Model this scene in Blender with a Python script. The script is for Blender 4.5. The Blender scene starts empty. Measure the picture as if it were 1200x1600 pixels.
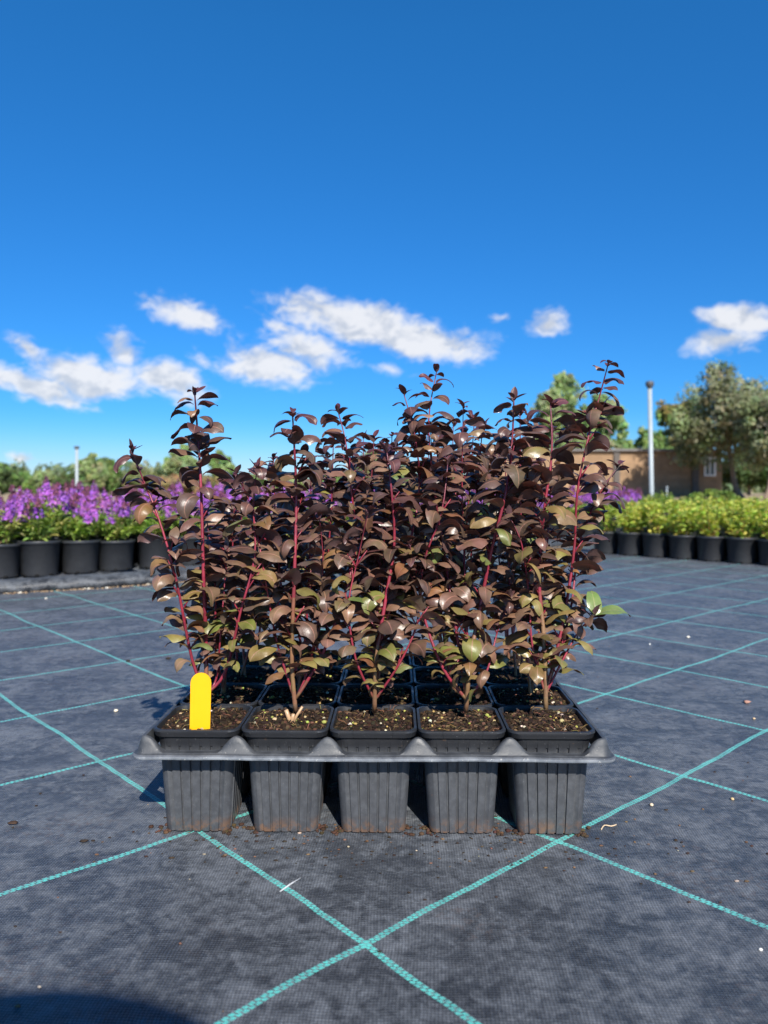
import bpy, math, random
import numpy as np
from mathutils import Vector, Matrix

R = math.radians
scene = bpy.context.scene
COL = scene.collection

# ------------------------------------------------------------------ camera
CAM_H, FPX, HORIZON = 0.407, 1150.0, 765.0
cd = bpy.data.cameras.new("camera")
cam = bpy.data.objects.new("camera", cd)
COL.objects.link(cam)
cam.location = (0, 0, CAM_H)
cam.rotation_euler = (R(90), 0, 0)
cd.sensor_fit = 'VERTICAL'
cd.sensor_height = 36.0
cd.lens = 36.0 * FPX / 1600.0
cd.shift_y = (HORIZON - 800) / 1600.0          # level camera, picture shifted so that the horizon sits a little above the middle
cd.clip_start = 0.02
cd.clip_end = 2000
cd.dof.use_dof = True
cd.dof.focus_distance = 0.95
cd.dof.aperture_fstop = 5.6
scene.camera = cam

# ------------------------------------------------------------------ light
SUN_EL, SUN_AZ = R(39), R(15)          # azimuth: degrees to the right of straight behind the camera
sl = bpy.data.lights.new("sun", 'SUN')
sl.energy = 5.0
sl.angle = R(0.53)
sl.color = (1.0, 0.95, 0.87)
sun = bpy.data.objects.new("sun", sl)
COL.objects.link(sun)
to_sun = Vector((math.sin(SUN_AZ) * math.cos(SUN_EL), -math.cos(SUN_AZ) * math.cos(SUN_EL), math.sin(SUN_EL)))
sun.rotation_euler = to_sun.to_track_quat('Z', 'Y').to_euler()

scene.view_settings.view_transform = 'Standard'
scene.view_settings.look = 'None'
scene.view_settings.exposure = 0.7
scene.view_settings.gamma = 1.0
scene.cycles.max_bounces = 8


class NT:
    """tiny node builder"""
    def __init__(self, nt):
        self.nt = nt
        self.n = nt.nodes
        self.l = nt.links

    def add(self, typ, **kw):
        nd = self.n.new(typ)
        for k, v in kw.items():
            setattr(nd, k, v)
        return nd

    def put(self, sock, v):
        if v is None:
            return
        if isinstance(v, bpy.types.NodeSocket):
            self.l.new(v, sock)
        else:
            sock.default_value = v

    def math(self, op, a, b=None, c=None, clamp=False):
        nd = self.add('ShaderNodeMath', operation=op, use_clamp=clamp)
        for i, v in enumerate((a, b, c)):
            self.put(nd.inputs[i], v)
        return nd.outputs[0]

    def vmath(self, op, a, b=None, out=0):
        nd = self.add('ShaderNodeVectorMath', operation=op)
        self.put(nd.inputs[0], a)
        if b is not None:
            self.put(nd.inputs[1], b)
        return nd.outputs[out]

    def noise(self, vec, scale, detail=4, rough=0.55, col=False, dist=0.0):
        nd = self.add('ShaderNodeTexNoise')
        self.put(nd.inputs['Vector'], vec)
        nd.inputs['Scale'].default_value = scale
        nd.inputs['Detail'].default_value = detail
        nd.inputs['Roughness'].default_value = rough
        nd.inputs['Distortion'].default_value = dist
        return nd.outputs['Color' if col else 'Fac']

    def ramp(self, fac, lo, hi, a=0.0, b=1.0, smooth=True):
        nd = self.add('ShaderNodeMapRange')
        nd.interpolation_type = 'SMOOTHSTEP' if smooth else 'LINEAR'
        self.put(nd.inputs['Value'], fac)
        for k, v in (('From Min', lo), ('From Max', hi), ('To Min', a), ('To Max', b)):
            self.put(nd.inputs[k], v)
        return nd.outputs[0]

    def mix(self, fac, a, b, blend='MIX'):
        nd = self.add('ShaderNodeMix', data_type='RGBA', blend_type=blend)
        self.put(nd.inputs[0], fac)
        for i, v in ((6, a), (7, b)):
            self.put(nd.inputs[i], (v + (1,)) if isinstance(v, tuple) and len(v) == 3 else v)
        return nd.outputs[2]


# ------------------------------------------------------------------ sky with its clouds
world = bpy.data.worlds.new("World")
scene.world = world
world.use_nodes = True
W = NT(world.node_tree)
W.n.clear()
w_out = W.add('ShaderNodeOutputWorld')
bg = W.add('ShaderNodeBackground')
bg.inputs['Strength'].default_value = 0.088
sky = W.add('ShaderNodeTexSky', sky_type='NISHITA')
sky.sun_disc = False
sky.sun_elevation = SUN_EL
sky.sun_rotation = math.pi - SUN_AZ
sky.altitude = 600
sky.air_density = 1.0
sky.dust_density = 0.15
sky.ozone_density = 2.5
tc = W.add('ShaderNodeTexCoord')
hs = W.add('ShaderNodeHueSaturation')
hs.inputs['Saturation'].default_value = 1.22
hs.inputs['Value'].default_value = 1.0
W.l.new(sky.outputs[0], hs.inputs['Color'])
# azimuth / elevation of a direction
sep = W.add('ShaderNodeSeparateXYZ')
W.l.new(tc.outputs['Generated'], sep.inputs[0])
az = W.math('ARCTAN2', sep.outputs[0], sep.outputs[1])
el = W.math('ARCSINE', sep.outputs[2])
sky_tone = W.mix(W.ramp(el, .10, .56, 0, 1, smooth=False), (0.205, 0.565, 0.93), (0.29, 0.90, 1.19))   # clear deep-blue air
sky_tone = W.mix(W.ramp(el, .0, .11, 0, 1), (0.44, 0.58, 0.88), sky_tone)
sky_col = W.mix(1.0, hs.outputs[0], sky_tone, 'MULTIPLY')
cmb = W.add('ShaderNodeCombineXYZ')
W.put(cmb.inputs[0], az)
W.put(cmb.inputs[1], el)
AE = cmb.outputs[0]


def px_angles(x, y):
    v = Vector(((x - 600) / FPX, 1.0, (HORIZON - y) / FPX)).normalized()
    return math.atan2(v.x, v.y), math.asin(v.z)


CLOUDS = [  # picture x, y, half length, half height, tilt (deg, + = rising to the right), strength
    (560, 502, 135, 32, -13, 1.05), (655, 530, 110, 30, -6, 1.1), (505, 480, 55, 17, -8, .85), (440, 505, 55, 13, -20, .62),
    (420, 570, 92, 34, -5, .92), (480, 545, 70, 34, -12, .82), (385, 555, 48, 26, -28, .62),
    (45, 605, 90, 22, -9, 1.0), (140, 590, 90, 32, -4, 1.0), (190, 545, 42, 26, -38, .74), (262, 592, 70, 29, -10, .95),
    (45, 548, 38, 20, -28, .75), (292, 492, 66, 25, -22, .82), (232, 460, 14, 14, -50, .45), (312, 555, 32, 16, -42, .52),
    (778, 497, 22, 9, 0, .42), (858, 503, 40, 21, 4, .86), (1165, 498, 66, 18, -6, .98), (1128, 528, 62, 22, 2, .82),
    (35, 716, 25, 8, 0, .8), (605, 578, 60, 12, -5, .45),
]
wob = W.noise(AE, 14, 3, .6, col=True)
wob = W.vmath('SCALE', W.vmath('SUBTRACT', wob, (.5, .5, .5)), None)
wob.node.inputs['Scale'].default_value = 0.035
AEW = W.vmath('ADD', AE, wob)


def cloud_field(vec):
    best = None
    for (x, y, a, b, t, s) in CLOUDS:
        ca, ce = px_angles(x, y)
        mp = W.add('ShaderNodeMapping', vector_type='TEXTURE')
        W.l.new(vec, mp.inputs['Vector'])
        mp.inputs['Location'].default_value = (ca, ce, 0)
        mp.inputs['Rotation'].default_value = (0, 0, R(t))
        mp.inputs['Scale'].default_value = (a * 1.45 / FPX, b * 1.45 / FPX, 1)
        ln = W.vmath('LENGTH', mp.outputs[0], out=1)
        m = W.math('MULTIPLY', W.math('SUBTRACT', 1.0, ln, clamp=True), s)
        best = m if best is None else W.math('MAXIMUM', best, m)
    return best


st = W.add('ShaderNodeMapping')
W.l.new(AEW, st.inputs['Vector'])
st.inputs['Scale'].default_value = (0.7, 1.25, 1)
n1 = W.noise(st.outputs[0], 24, 7, .6, dist=.35)
field = cloud_field(AEW)
n3 = W.noise(st.outputs[0], 75, 6, .62, dist=.5)
dens = W.math('ADD', field, W.math('MULTIPLY', W.math('SUBTRACT', n1, .5), 1.05))
dens = W.math('ADD', dens, W.math('MULTIPLY', W.math('SUBTRACT', n3, .5), 0.58))
alpha = W.ramp(dens, 0.17, 0.70)
alpha = W.math('MULTIPLY', alpha, W.ramp(field, 0.0, 0.12))
off = W.vmath('ADD', st.outputs[0], (0.012, 0.022, 0))
n2 = W.noise(off, 24, 5, .6, dist=.35)
shade = W.ramp(W.math('ADD', W.math('SUBTRACT', n2, n1), W.math('MULTIPLY', W.math('SUBTRACT', .5, n3), .25)), -0.08, 0.15)
cl = W.mix(shade, (0.93, 0.93, 0.94), (0.62, 0.66, 0.73))
cl = W.mix(1.0, cl, (7.0, 7.0, 7.0), 'MULTIPLY')
fin = W.mix(W.math('MULTIPLY', alpha, .90), sky_col, cl)
W.l.new(fin, bg.inputs['Color'])
W.l.new(bg.outputs[0], w_out.inputs[0])


# ------------------------------------------------------------------ helpers
def ray_at(x, y, Y):
    """point at depth Y seen at picture position (x, y) of the 1200 x 1600 photograph"""
    return Vector(((x - 600) / FPX * Y, Y, CAM_H + (HORIZON - y) / FPX * Y))


def ground_at(x, y, z=0.0):
    a = ray_at(x, y, 1.0) - Vector((0, 0, CAM_H))
    t = (z - CAM_H) / a.z
    return Vector((0, 0, CAM_H)) + a * t


def tag(o, label=None, cat=None, group=None, kind=None):
    for k, v in (('label', label), ('category', cat), ('group', group), ('kind', kind)):
        if v:
            o[k] = v
    return o


def empty(name, loc=(0, 0, 0), rz=0.0):
    o = bpy.data.objects.new(name, None)
    COL.objects.link(o)
    o.location = loc
    o.rotation_euler = (0, 0, rz)
    o.empty_display_size = .05
    return o


class MB:
    def __init__(self):
        self.v, self.f, self.c, self.m = [], [], [], []      # verts, faces, tint per face, material index per face

    def add(self, verts, faces, tint=(1, 1, 1), mi=0):
        o = len(self.v)
        self.v.extend([tuple(p) for p in verts])
        for f in faces:
            self.f.append(tuple(i + o for i in f))
            self.c.append(tint)
            self.m.append(mi)

    def box(self, x0, x1, y0, y1, z0, z1, tint=(1, 1, 1), mi=0, rz=0.0, c=(0, 0, 0)):
        vs = [(x, y, z) for z in (z0, z1) for y in (y0, y1) for x in (x0, x1)]
        cs, sn = math.cos(rz), math.sin(rz)
        vs = [(c[0] + x * cs - y * sn, c[1] + x * sn + y * cs, c[2] + z) for x, y, z in vs]
        self.add(vs, [(0, 2, 3, 1), (4, 5, 7, 6), (0, 1, 5, 4), (2, 6, 7, 3), (0, 4, 6, 2), (1, 3, 7, 5)], tint, mi)

    def tube(self, pts, rad, n=8, tint=(1, 1, 1), mi=0, cap=True):
        pts = [Vector(p) for p in pts]
        k = len(pts)
        rad = rad if hasattr(rad, '__len__') else [rad] * k
        tints = tint if isinstance(tint, list) else None
        prev = None
        base = len(self.v)
        for i, p in enumerate(pts):
            t = (pts[min(i + 1, k - 1)] - pts[max(i - 1, 0)]).normalized()
            if prev is None:
                a = t.cross(Vector((0, 1, 0)))
                if a.length < .1:
                    a = t.cross(Vector((1, 0, 0)))
                a.normalize()
            else:
                a = (prev - t * prev.dot(t)).normalized()
            prev = a
            b = t.cross(a)
            for j in range(n):
                an = 2 * math.pi * j / n
                self.v.append(tuple(p + (a * math.cos(an) + b * math.sin(an)) * rad[i]))
        for i in range(k - 1):
            for j in range(n):
                self.f.append((base + i * n + j, base + i * n + (j + 1) % n, base + (i + 1) * n + (j + 1) % n, base + (i + 1) * n + j))
                self.c.append(tints[i] if tints else tint)
                self.m.append(mi)
        if cap:
            for i, rev in ((0, True), (k - 1, False)):
                idx = [base + i * n + j for j in range(n)]
                self.f.append(tuple(idx[::-1] if rev else idx))
                self.c.append(tints[min(i, k - 2)] if tints else tint)
                self.m.append(mi)

    def lathe(self, prof, n=32, c=(0, 0, 0), tint=(1, 1, 1), mi=0):
        base = len(self.v)
        for r, z in prof:
            for j in range(n):
                a = 2 * math.pi * j / n
                self.v.append((c[0] + r * math.cos(a), c[1] + r * math.sin(a), c[2] + z))
        for i in range(len(prof) - 1):
            for j in range(n):
                self.f.append((base + i * n + j, base + i * n + (j + 1) % n, base + (i + 1) * n + (j + 1) % n, base + (i + 1) * n + j))
                self.c.append(tint)
                self.m.append(mi)

    def blob(self, c, r, rng, tint, mi=0, sq=(1, 1, 1)):
        """a small irregular lump"""
        ico = [(0, 0, 1), (.89, 0, .45), (.28, .85, .45), (-.72, .53, .45), (-.72, -.53, .45), (.28, -.85, .45),
               (.72, .53, -.45), (-.28, .85, -.45), (-.89, 0, -.45), (-.28, -.85, -.45), (.72, -.53, -.45), (0, 0, -1)]
        fs = [(0, 1, 2), (0, 2, 3), (0, 3, 4), (0, 4, 5), (0, 5, 1), (1, 6, 2), (2, 7, 3), (3, 8, 4), (4, 9, 5), (5, 10, 1),
              (6, 7, 2), (7, 8, 3), (8, 9, 4), (9, 10, 5), (10, 6, 1), (6, 11, 7), (7, 11, 8), (8, 11, 9), (9, 11, 10), (10, 11, 6)]
        rot = Matrix.Rotation(rng.uniform(0, 6.28), 3, 'Z') @ Matrix.Rotation(rng.uniform(-.5, .5), 3, 'X')
        vs = []
        for p in ico:
            q = rot @ (Vector(p) * rng.uniform(.75, 1.2) * r)
            vs.append((c[0] + q.x * sq[0], c[1] + q.y * sq[1], c[2] + q.z * sq[2]))
        self.add(vs, fs, tint, mi)

    def mesh(self, name, mats, smooth=True):
        me = bpy.data.meshes.new(name)
        me.from_pydata(self.v, [], self.f)
        mats = mats if isinstance(mats, (list, tuple)) else [mats]
        for m in mats:
            me.materials.append(m)
        if len(mats) > 1:
            me.polygons.foreach_set('material_index', np.array(self.m, dtype=np.int32))
        if smooth:
            me.polygons.foreach_set('use_smooth', np.ones(len(self.f), dtype=bool))
        at = me.attributes.new('tint', 'FLOAT_COLOR', 'CORNER')
        lt = np.array([p.loop_total for p in me.polygons])
        cc = np.repeat(np.array([(c[0], c[1], c[2], 1.0) for c in self.c], dtype=np.float32).reshape(-1, 4), lt, axis=0)
        at.data.foreach_set('color', cc.ravel())
        me.update()
        return me

    def build(self, name, mats, parent=None, smooth=True):
        o = bpy.data.objects.new(name, self.mesh(name, mats, smooth))
        COL.objects.link(o)
        if parent:
            o.parent = parent
        return o


def link_mesh(name, me, parent=None):
    o = bpy.data.objects.new(name, me)
    COL.objects.link(o)
    if parent:
        o.parent = parent
    return o


def autosmooth(o, ang=40):
    sharpen(o.data, ang)


def sharpen(me, ang):
    """sharp edges where faces meet at more than ang"""
    import bmesh
    bm = bmesh.new()
    bm.from_mesh(me)
    for e in bm.edges:
        if len(e.link_faces) == 2 and e.calc_face_angle(0) > R(ang):
            e.smooth = False
    bm.to_mesh(me)
    bm.free()


# ------------------------------------------------------------------ materials
def material(name):
    m = bpy.data.materials.new(name)
    m.use_nodes = True
    m.node_tree.nodes.clear()
    N = NT(m.node_tree)
    out = N.add('ShaderNodeOutputMaterial')
    p = N.add('ShaderNodeBsdfPrincipled')
    N.l.new(p.outputs[0], out.inputs[0])
    return m, N, p, out


def simple(name, col, rough=.6, var=.25, scale=20, bump=0.0, spec=.4, tinted=False, metal=0.0):
    m, N, p, out = material(name)
    co = N.add('ShaderNodeTexCoord').outputs['Object']
    n = N.noise(co, scale, 5, .6)
    f = N.ramp(n, .25, .75, 1 - var, 1 + var, smooth=False)
    src = col + (1,)
    if tinted:
        a = N.add('ShaderNodeAttribute', attribute_name='tint')
        src = a.outputs['Color']
    c = N.mix(1.0, src, f, 'MULTIPLY')
    N.put(p.inputs['Base Color'], c)
    p.inputs['Roughness'].default_value = rough
    p.inputs['Specular IOR Level'].default_value = spec
    p.inputs['Metallic'].default_value = metal
    if bump:
        b = N.add('ShaderNodeBump')
        b.inputs['Strength'].default_value = 1
        b.inputs['Distance'].default_value = bump
        N.put(b.inputs['Height'], n)
        N.l.new(b.outputs[0], p.inputs['Normal'])
    return m


def leaf_material(name, rough, spec, transl, tr_gain=(1.3, 1.1, .8), vein=60, var=.25, under=None):
    m, N, p, out = material(name)
    a = N.add('ShaderNodeAttribute', attribute_name='tint').outputs['Color']
    co = N.add('ShaderNodeTexCoord').outputs['Object']
    n = N.noise(co, vein, 4, .6)
    c = N.mix(1.0, a, N.ramp(n, .25, .75, 1 - var, 1 + var, smooth=False), 'MULTIPLY')
    bl = N.math('MULTIPLY', N.ramp(N.noise(co, vein * .6, 3, .6), .48, .66), .5)
    c = N.mix(bl, c, N.mix(1.0, c, (.80, 1.08, .70), 'MULTIPLY'))
    sp_ = N.ramp(N.noise(co, vein * 4, 2, .5), .70, .76)
    c = N.mix(N.math('MULTIPLY', sp_, .35), c, (.03, .02, .015))
    if under:                                                  # a leaf's underside has its own colour
        bf = N.add('ShaderNodeNewGeometry').outputs['Backfacing']
        c = N.mix(N.math('MULTIPLY', bf, .7), c, under)
    N.put(p.inputs['Base Color'], c)
    N.put(p.inputs['Roughness'], N.ramp(n, .3, .7, rough - .06, rough + .1))
    p.inputs['Specular IOR Level'].default_value = spec
    b = N.add('ShaderNodeBump')
    b.inputs['Strength'].default_value = .35
    b.inputs['Distance'].default_value = .0008
    N.put(b.inputs['Height'], N.noise(co, vein * 5, 3, .5))
    N.l.new(b.outputs[0], p.inputs['Normal'])
    t = N.add('ShaderNodeBsdfTranslucent')
    N.put(t.inputs['Color'], N.mix(1.0, c, tr_gain, 'MULTIPLY'))
    mx = N.add('ShaderNodeMixShader')
    mx.inputs[0].default_value = transl
    N.l.new(p.outputs[0], mx.inputs[1])
    N.l.new(t.outputs[0], mx.inputs[2])
    N.l.new(mx.outputs[0], out.inputs[0])
    return m


def weed_mat_material(name, lines=True):
    m, N, p, out = material(name)
    co = N.add('ShaderNodeTexCoord').outputs['Object']
    wv = N.vmath('SCALE', N.vmath('SUBTRACT', N.noise(co, 1.6, 3, .6, col=True), (.5, .5, .5)))
    wv.node.inputs['Scale'].default_value = .035
    wv2 = N.vmath('SCALE', N.vmath('SUBTRACT', N.noise(co, 30, 2, .5, col=True), (.5, .5, .5)))
    wv2.node.inputs['Scale'].default_value = .0035
    cw = N.vmath('ADD', N.vmath('ADD', co, wv), wv2)
    nA = (math.sin(R(47.5)), math.cos(R(47.5)), 0)
    nB = (-math.sin(R(41.5)), math.cos(R(41.5)), 0)
    u = N.vmath('DOT_PRODUCT', cw, nA, out=1)
    v = N.vmath('DOT_PRODUCT', cw, nB, out=1)
    # woven cloth: over and under of flat tapes
    pit = 2 * math.pi / .0042
    su = N.math('SINE', N.math('MULTIPLY', u, pit))
    sv = N.math('SINE', N.math('MULTIPLY', v, pit))
    weave = N.math('MULTIPLY', su, sv)
    # dust and wear with a shape of its own
    big = N.noise(co, 7, 5, .62, dist=.4)
    mid = N.noise(co, 38, 5, .65, dist=.6)
    fine = N.noise(co, 210, 3, .7)
    st = N.add('ShaderNodeMapping')
    N.l.new(co, st.inputs['Vector'])
    st.inputs['Rotation'].default_value = (0, 0, R(20))
    st.inputs['Scale'].default_value = (1, 4, 1)
    streak = N.noise(st.outputs[0], 9, 5, .7)
    blot = N.noise(co, 95, 4, .65, dist=.8)
    dust = N.math('ADD', N.math('MULTIPLY', big, .26), N.math('MULTIPLY', mid, .32))
    dust = N.math('ADD', dust, N.math('MULTIPLY', blot, .24))
    dust = N.math('ADD', dust, N.math('MULTIPLY', streak, .18))
    dust = N.ramp(dust, .425, .60)
    col = N.mix(dust, (.015, .017, .021), (.094, .101, .111))
    col = N.mix(1.0, col, N.ramp(weave, -1, 1, .42, 1.5, smooth=False), 'MULTIPLY')
    col = N.mix(1.0, col, N.ramp(fine, .3, .7, .7, 1.3, smooth=False), 'MULTIPLY')
    # soil stains
    stain = N.math('MULTIPLY', N.ramp(N.noise(co, 4.1, 4, .6), .52, .68), N.ramp(N.noise(co, 120, 4, .75), .50, .62))
    col = N.mix(N.math('MULTIPLY', stain, .6), col, (.060, .036, .024))
    hgt = N.math('ADD', N.math('MULTIPLY', weave, .00035), N.math('MULTIPLY', big, .009))
    hgt = N.math('ADD', hgt, N.math('MULTIPLY', mid, .0022))
    if lines:
        def line(a, along, off, sp):
            x = N.math('DIVIDE', N.math('SUBTRACT', a, off), sp)
            s = N.math('MULTIPLY', N.math('SUBTRACT', N.math('FRACT', N.math('ADD', x, .5)), .5), sp)   # signed distance in metres
            ab = N.math('ABSOLUTE', s)
            colm = N.math('GREATER_THAN', s, 0.0)
            ph = N.math('ADD', N.math('DIVIDE', along, .0062), N.math('MULTIPLY', colm, .5))
            ph = N.math('ADD', ph, N.math('MULTIPLY', s, 70))
            tri = N.math('MULTIPLY', N.math('ABSOLUTE', N.math('SUBTRACT', N.math('FRACT', ph), .5)), 2.0)
            stitch = N.ramp(tri, .90, .66)
            cx = N.math('ABSOLUTE', N.math('SUBTRACT', ab, .0018))
            mask = N.math('MULTIPLY', N.ramp(cx, .0020, .0013), stitch)
            rnd = N.ramp(N.noise(co, 160, 2, .6), .22, .32)
            return N.math('MULTIPLY', mask, rnd)
        ml = N.math('MAXIMUM', line(u, v, .43, .2955), line(v, u, .505, .303))
        wear = N.ramp(N.noise(co, 24, 4, .7), .25, .7)
        teal = N.mix(wear, (.06, .28, .255), (.085, .46, .405))
        col = N.mix(ml, col, teal)
        hgt = N.math('ADD', hgt, N.math('MULTIPLY', ml, .0006))
    N.put(p.inputs['Base Color'], col)
    N.put(p.inputs['Roughness'], N.ramp(dust, 0, 1, .42, .60))
    p.inputs['Specular IOR Level'].default_value = .5
    p.inputs['Sheen Weight'].default_value = .14
    p.inputs['Sheen Roughness'].default_value = .45
    p.inputs['Sheen Tint'].default_value = (.75, .85, 1, 1)
    b = N.add('ShaderNodeBump')
    b.inputs['Strength'].default_value = .8
    b.inputs['Distance'].default_value = 1.0
    N.put(b.inputs['Height'], hgt)
    N.l.new(b.outputs[0], p.inputs['Normal'])
    return m


def pot_plastic(name, dusty):
    m, N, p, out = material(name)
    co = N.add('ShaderNodeTexCoord').outputs['Object']
    sp = N.add('ShaderNodeSeparateXYZ')
    oi = N.add('ShaderNodeObjectInfo').outputs['Random']
    N.l.new(co, sp.inputs[0])
    osc = N.vmath('SCALE', (3.1, 1.7, 2.3))
    N.put(osc.node.inputs['Scale'], oi)
    co = N.vmath('ADD', co, osc)
    st = N.add('ShaderNodeMapping')
    N.l.new(co, st.inputs['Vector'])
    st.inputs['Scale'].default_value = (1, 1, .8)
    n1 = N.noise(st.outputs[0], 110, 5, .7)
    n2 = N.noise(co, 420, 3, .7)
    rough_n = N.noise(co, 30, 4, .6)
    if dusty:
        low = N.ramp(sp.outputs[2], .110, .094)                    # darker collar, dusty body
    else:
        low = 1.0
    d = N.math('MULTIPLY', N.ramp(n1, .36, .72, .55, 1.0), low)
    c = N.mix(d, (.018, .019, .022), (.076, .080, .088) if dusty else (.03, .032, .036))
    spk = N.ramp(n2, .66, .72)
    c = N.mix(N.math('MULTIPLY', spk, .55), c, (.20, .20, .20) if dusty else (.05, .05, .05))
    if dusty:
        soil = N.math('MULTIPLY', N.ramp(sp.outputs[2], .024, .004), N.ramp(N.noise(co, 70, 4, .7), .42, .62))
        soil2 = N.ramp(N.noise(co, 95, 3, .7), .70, .75)
        c = N.mix(N.math('MULTIPLY', N.math('MAXIMUM', soil, N.math('MULTIPLY', soil2, .7)), .75), c, (.16, .085, .045))
    N.put(p.inputs['Base Color'], c)
    N.put(p.inputs['Roughness'], N.ramp(rough_n, .3, .7, .33, .55))
    p.inputs['Specular IOR Level'].default_value = .5
    b = N.add('ShaderNodeBump')
    b.inputs['Strength'].default_value = .4
    b.inputs['Distance'].default_value = .0005
    N.put(b.inputs['Height'], n1)
    N.l.new(b.outputs[0], p.inputs['Normal'])
    return m


def tray_plastic():
    m, N, p, out = material("tray_plastic")
    co = N.add('ShaderNodeTexCoord').outputs['Object']
    a = N.add('ShaderNodeAttribute', attribute_name='tint').outputs['Color']
    n1 = N.noise(co, 45, 5, .65)
    n2 = N.noise(co, 300, 3, .7)
    c = N.mix(N.ramp(n1, .35, .7), (.030, .033, .038), (.060, .064, .070))
    c = N.mix(N.math('MULTIPLY', N.ramp(n2, .64, .72), .5), c, (.24, .23, .21))
    c = N.mix(1.0, c, a, 'MULTIPLY')
    N.put(p.inputs['Base Color'], c)
    N.put(p.inputs['Roughness'], N.ramp(n1, .3, .7, .46, .66))
    b = N.add('ShaderNodeBump')
    b.inputs['Strength'].default_value = .5
    b.inputs['Distance'].default_value = .0015
    N.put(b.inputs['Height'], n1)
    N.l.new(b.outputs[0], p.inputs['Normal'])
    return m


def plaster_material():
    m, N, p, out = material("sandy_wall")
    co = N.add('ShaderNodeTexCoord').outputs['Object']
    bk = N.add('ShaderNodeTexBrick')
    mp = N.add('ShaderNodeMapping')
    N.l.new(co, mp.inputs['Vector'])
    mp.inputs['Rotation'].default_value = (R(90), 0, 0)
    N.l.new(mp.outputs[0], bk.inputs['Vector'])
    bk.inputs['Scale'].default_value = 1.0
    bk.inputs['Brick Width'].default_value = .42
    bk.inputs['Row Height'].default_value = .2
    bk.inputs['Mortar Size'].default_value = .012
    bk.inputs['Color1'].default_value = (.29, .185, .105, 1)
    bk.inputs['Color2'].default_value = (.25, .155, .085, 1)
    bk.inputs['Mortar'].default_value = (.25, .165, .10, 1)
    n = N.noise(co, 1.3, 6, .65)
    c = N.mix(1.0, bk.outputs['Color'], N.ramp(n, .3, .7, .8, 1.2), 'MULTIPLY')
    N.put(p.inputs['Base Color'], c)
    p.inputs['Roughness'].default_value = .9
    return m


def ground_material():
    m, N, p, out = material("sandy_soil")
    co = N.add('ShaderNodeTexCoord').outputs['Object']
    n1 = N.noise(co, .25, 6, .6)
    n2 = N.noise(co, 3, 6, .7)
    c = N.mix(N.ramp(n1, .35, .65), (.36, .25, .15), (.27, .215, .11))
    c = N.mix(1.0, c, N.ramp(n2, .3, .7, .75, 1.25), 'MULTIPLY')
    N.put(p.inputs['Base Color'], c)
    p.inputs['Roughness'].default_value = .95
    return m


M_MAT = weed_mat_material("woven_weed_mat")
M_MAT_PLAIN = weed_mat_material("woven_weed_mat_plain", lines=False)
M_GROUND = ground_material()
M_POT = pot_plastic("dusty_pot_plastic", True)
M_ROUNDPOT = pot_plastic("matt_black_plastic", False)
M_TRAY = tray_plastic()
M_SOIL = simple("potting_soil", (1, 1, 1), .9, .35, 140, .002, .2, tinted=True)
M_LEAF = leaf_material("burgundy_leaf", .36, .50, .13, (2.0, .9, .5), under=(.105, .058, .060))
M_GREEN = leaf_material("green_leaf", .45, .4, .38, (1.15, 1.25, .5), 30)
M_PETAL = leaf_material("purple_petal", .7, .2, .30, (1.1, .9, 1.2), 30)
M_STEM = simple("shoot_bark", (1, 1, 1), .38, .25, 120, .0004, .45, tinted=True)
M_CROWN = leaf_material("tree_leaf", .55, .3, .40, (1.1, 1.2, .5), 1.2, .2)
M_TRUNK = simple("tree_bark", (.20, .15, .11), .9, .35, 6, .02, .2)
M_WALL = plaster_material()
M_ROOF = simple("grey_roof_sheet", (.16, .15, .145), .7, .2, 2)
M_DARKPOST = simple("dark_wood_post", (.10, .085, .075), .8, .2, 5)
M_WHITE = simple("white_paint", (.78, .78, .76), .5, .06, 10)
M_GLASS = simple("dark_window_glass", (.03, .035, .04), .08, .1, 3, 0, .6)
M_GALV = simple("galvanised_steel", (.30, .34, .35), .42, .1, 9, 0, .5)
M_LAMP = simple("dark_grey_lamp_housing", (.07, .072, .078), .5, .15, 9)
M_YELLOW = simple("yellow_plastic", (.80, .39, .004), .38, .03, 60, 0, .45)
M_DEBRIS = simple("mat_debris", (1, 1, 1), .85, .3, 200, .0005, .2, tinted=True)

# ------------------------------------------------------------------ the ground
mb = MB()
mb.add([(-600, -600, -.006), (600, -600, -.006), (600, 900, -.006), (-600, 900, -.006)], [(0, 1, 2, 3)])
tag(mb.build('ground', M_GROUND), kind='structure')

KERB = [Vector((-3.6, 1.55)), Vector((-2.55, 2.22)), Vector((-1.498, 2.87)), Vector((-.969, 3.184)), Vector((.20, 4.25)), Vector((1.48, 5.42)),
        Vector((4.2, 7.85)), Vector((7.2, 10.5))]
BEDH = .05


def smooth_line(pts, n=12):
    out = []
    k = len(pts)
    for i in range(k - 1):
        p0, p1, p2, p3 = pts[max(i - 1, 0)], pts[i], pts[i + 1], pts[min(i + 2, k - 1)]
        for j in range(n):
            t = j / n
            out.append(.5 * ((2 * p1) + (p2 - p0) * t + (2 * p0 - 5 * p1 + 4 * p2 - p3) * t * t + (3 * p1 - p0 - 3 * p2 + p3) * t ** 3))
    out.append(pts[-1].copy())
    return out


kerb_line = smooth_line(KERB)
# mat in front of the bed: one sheet reaching past the kerb line
mb = MB()
mb.add([(-9, -6, 0), (13, -6, 0), (13, 14, 0), (-9, 14, 0)], [(0, 1, 2, 3)])
tag(mb.build('weed_mat', M_MAT), kind='structure')

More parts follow.
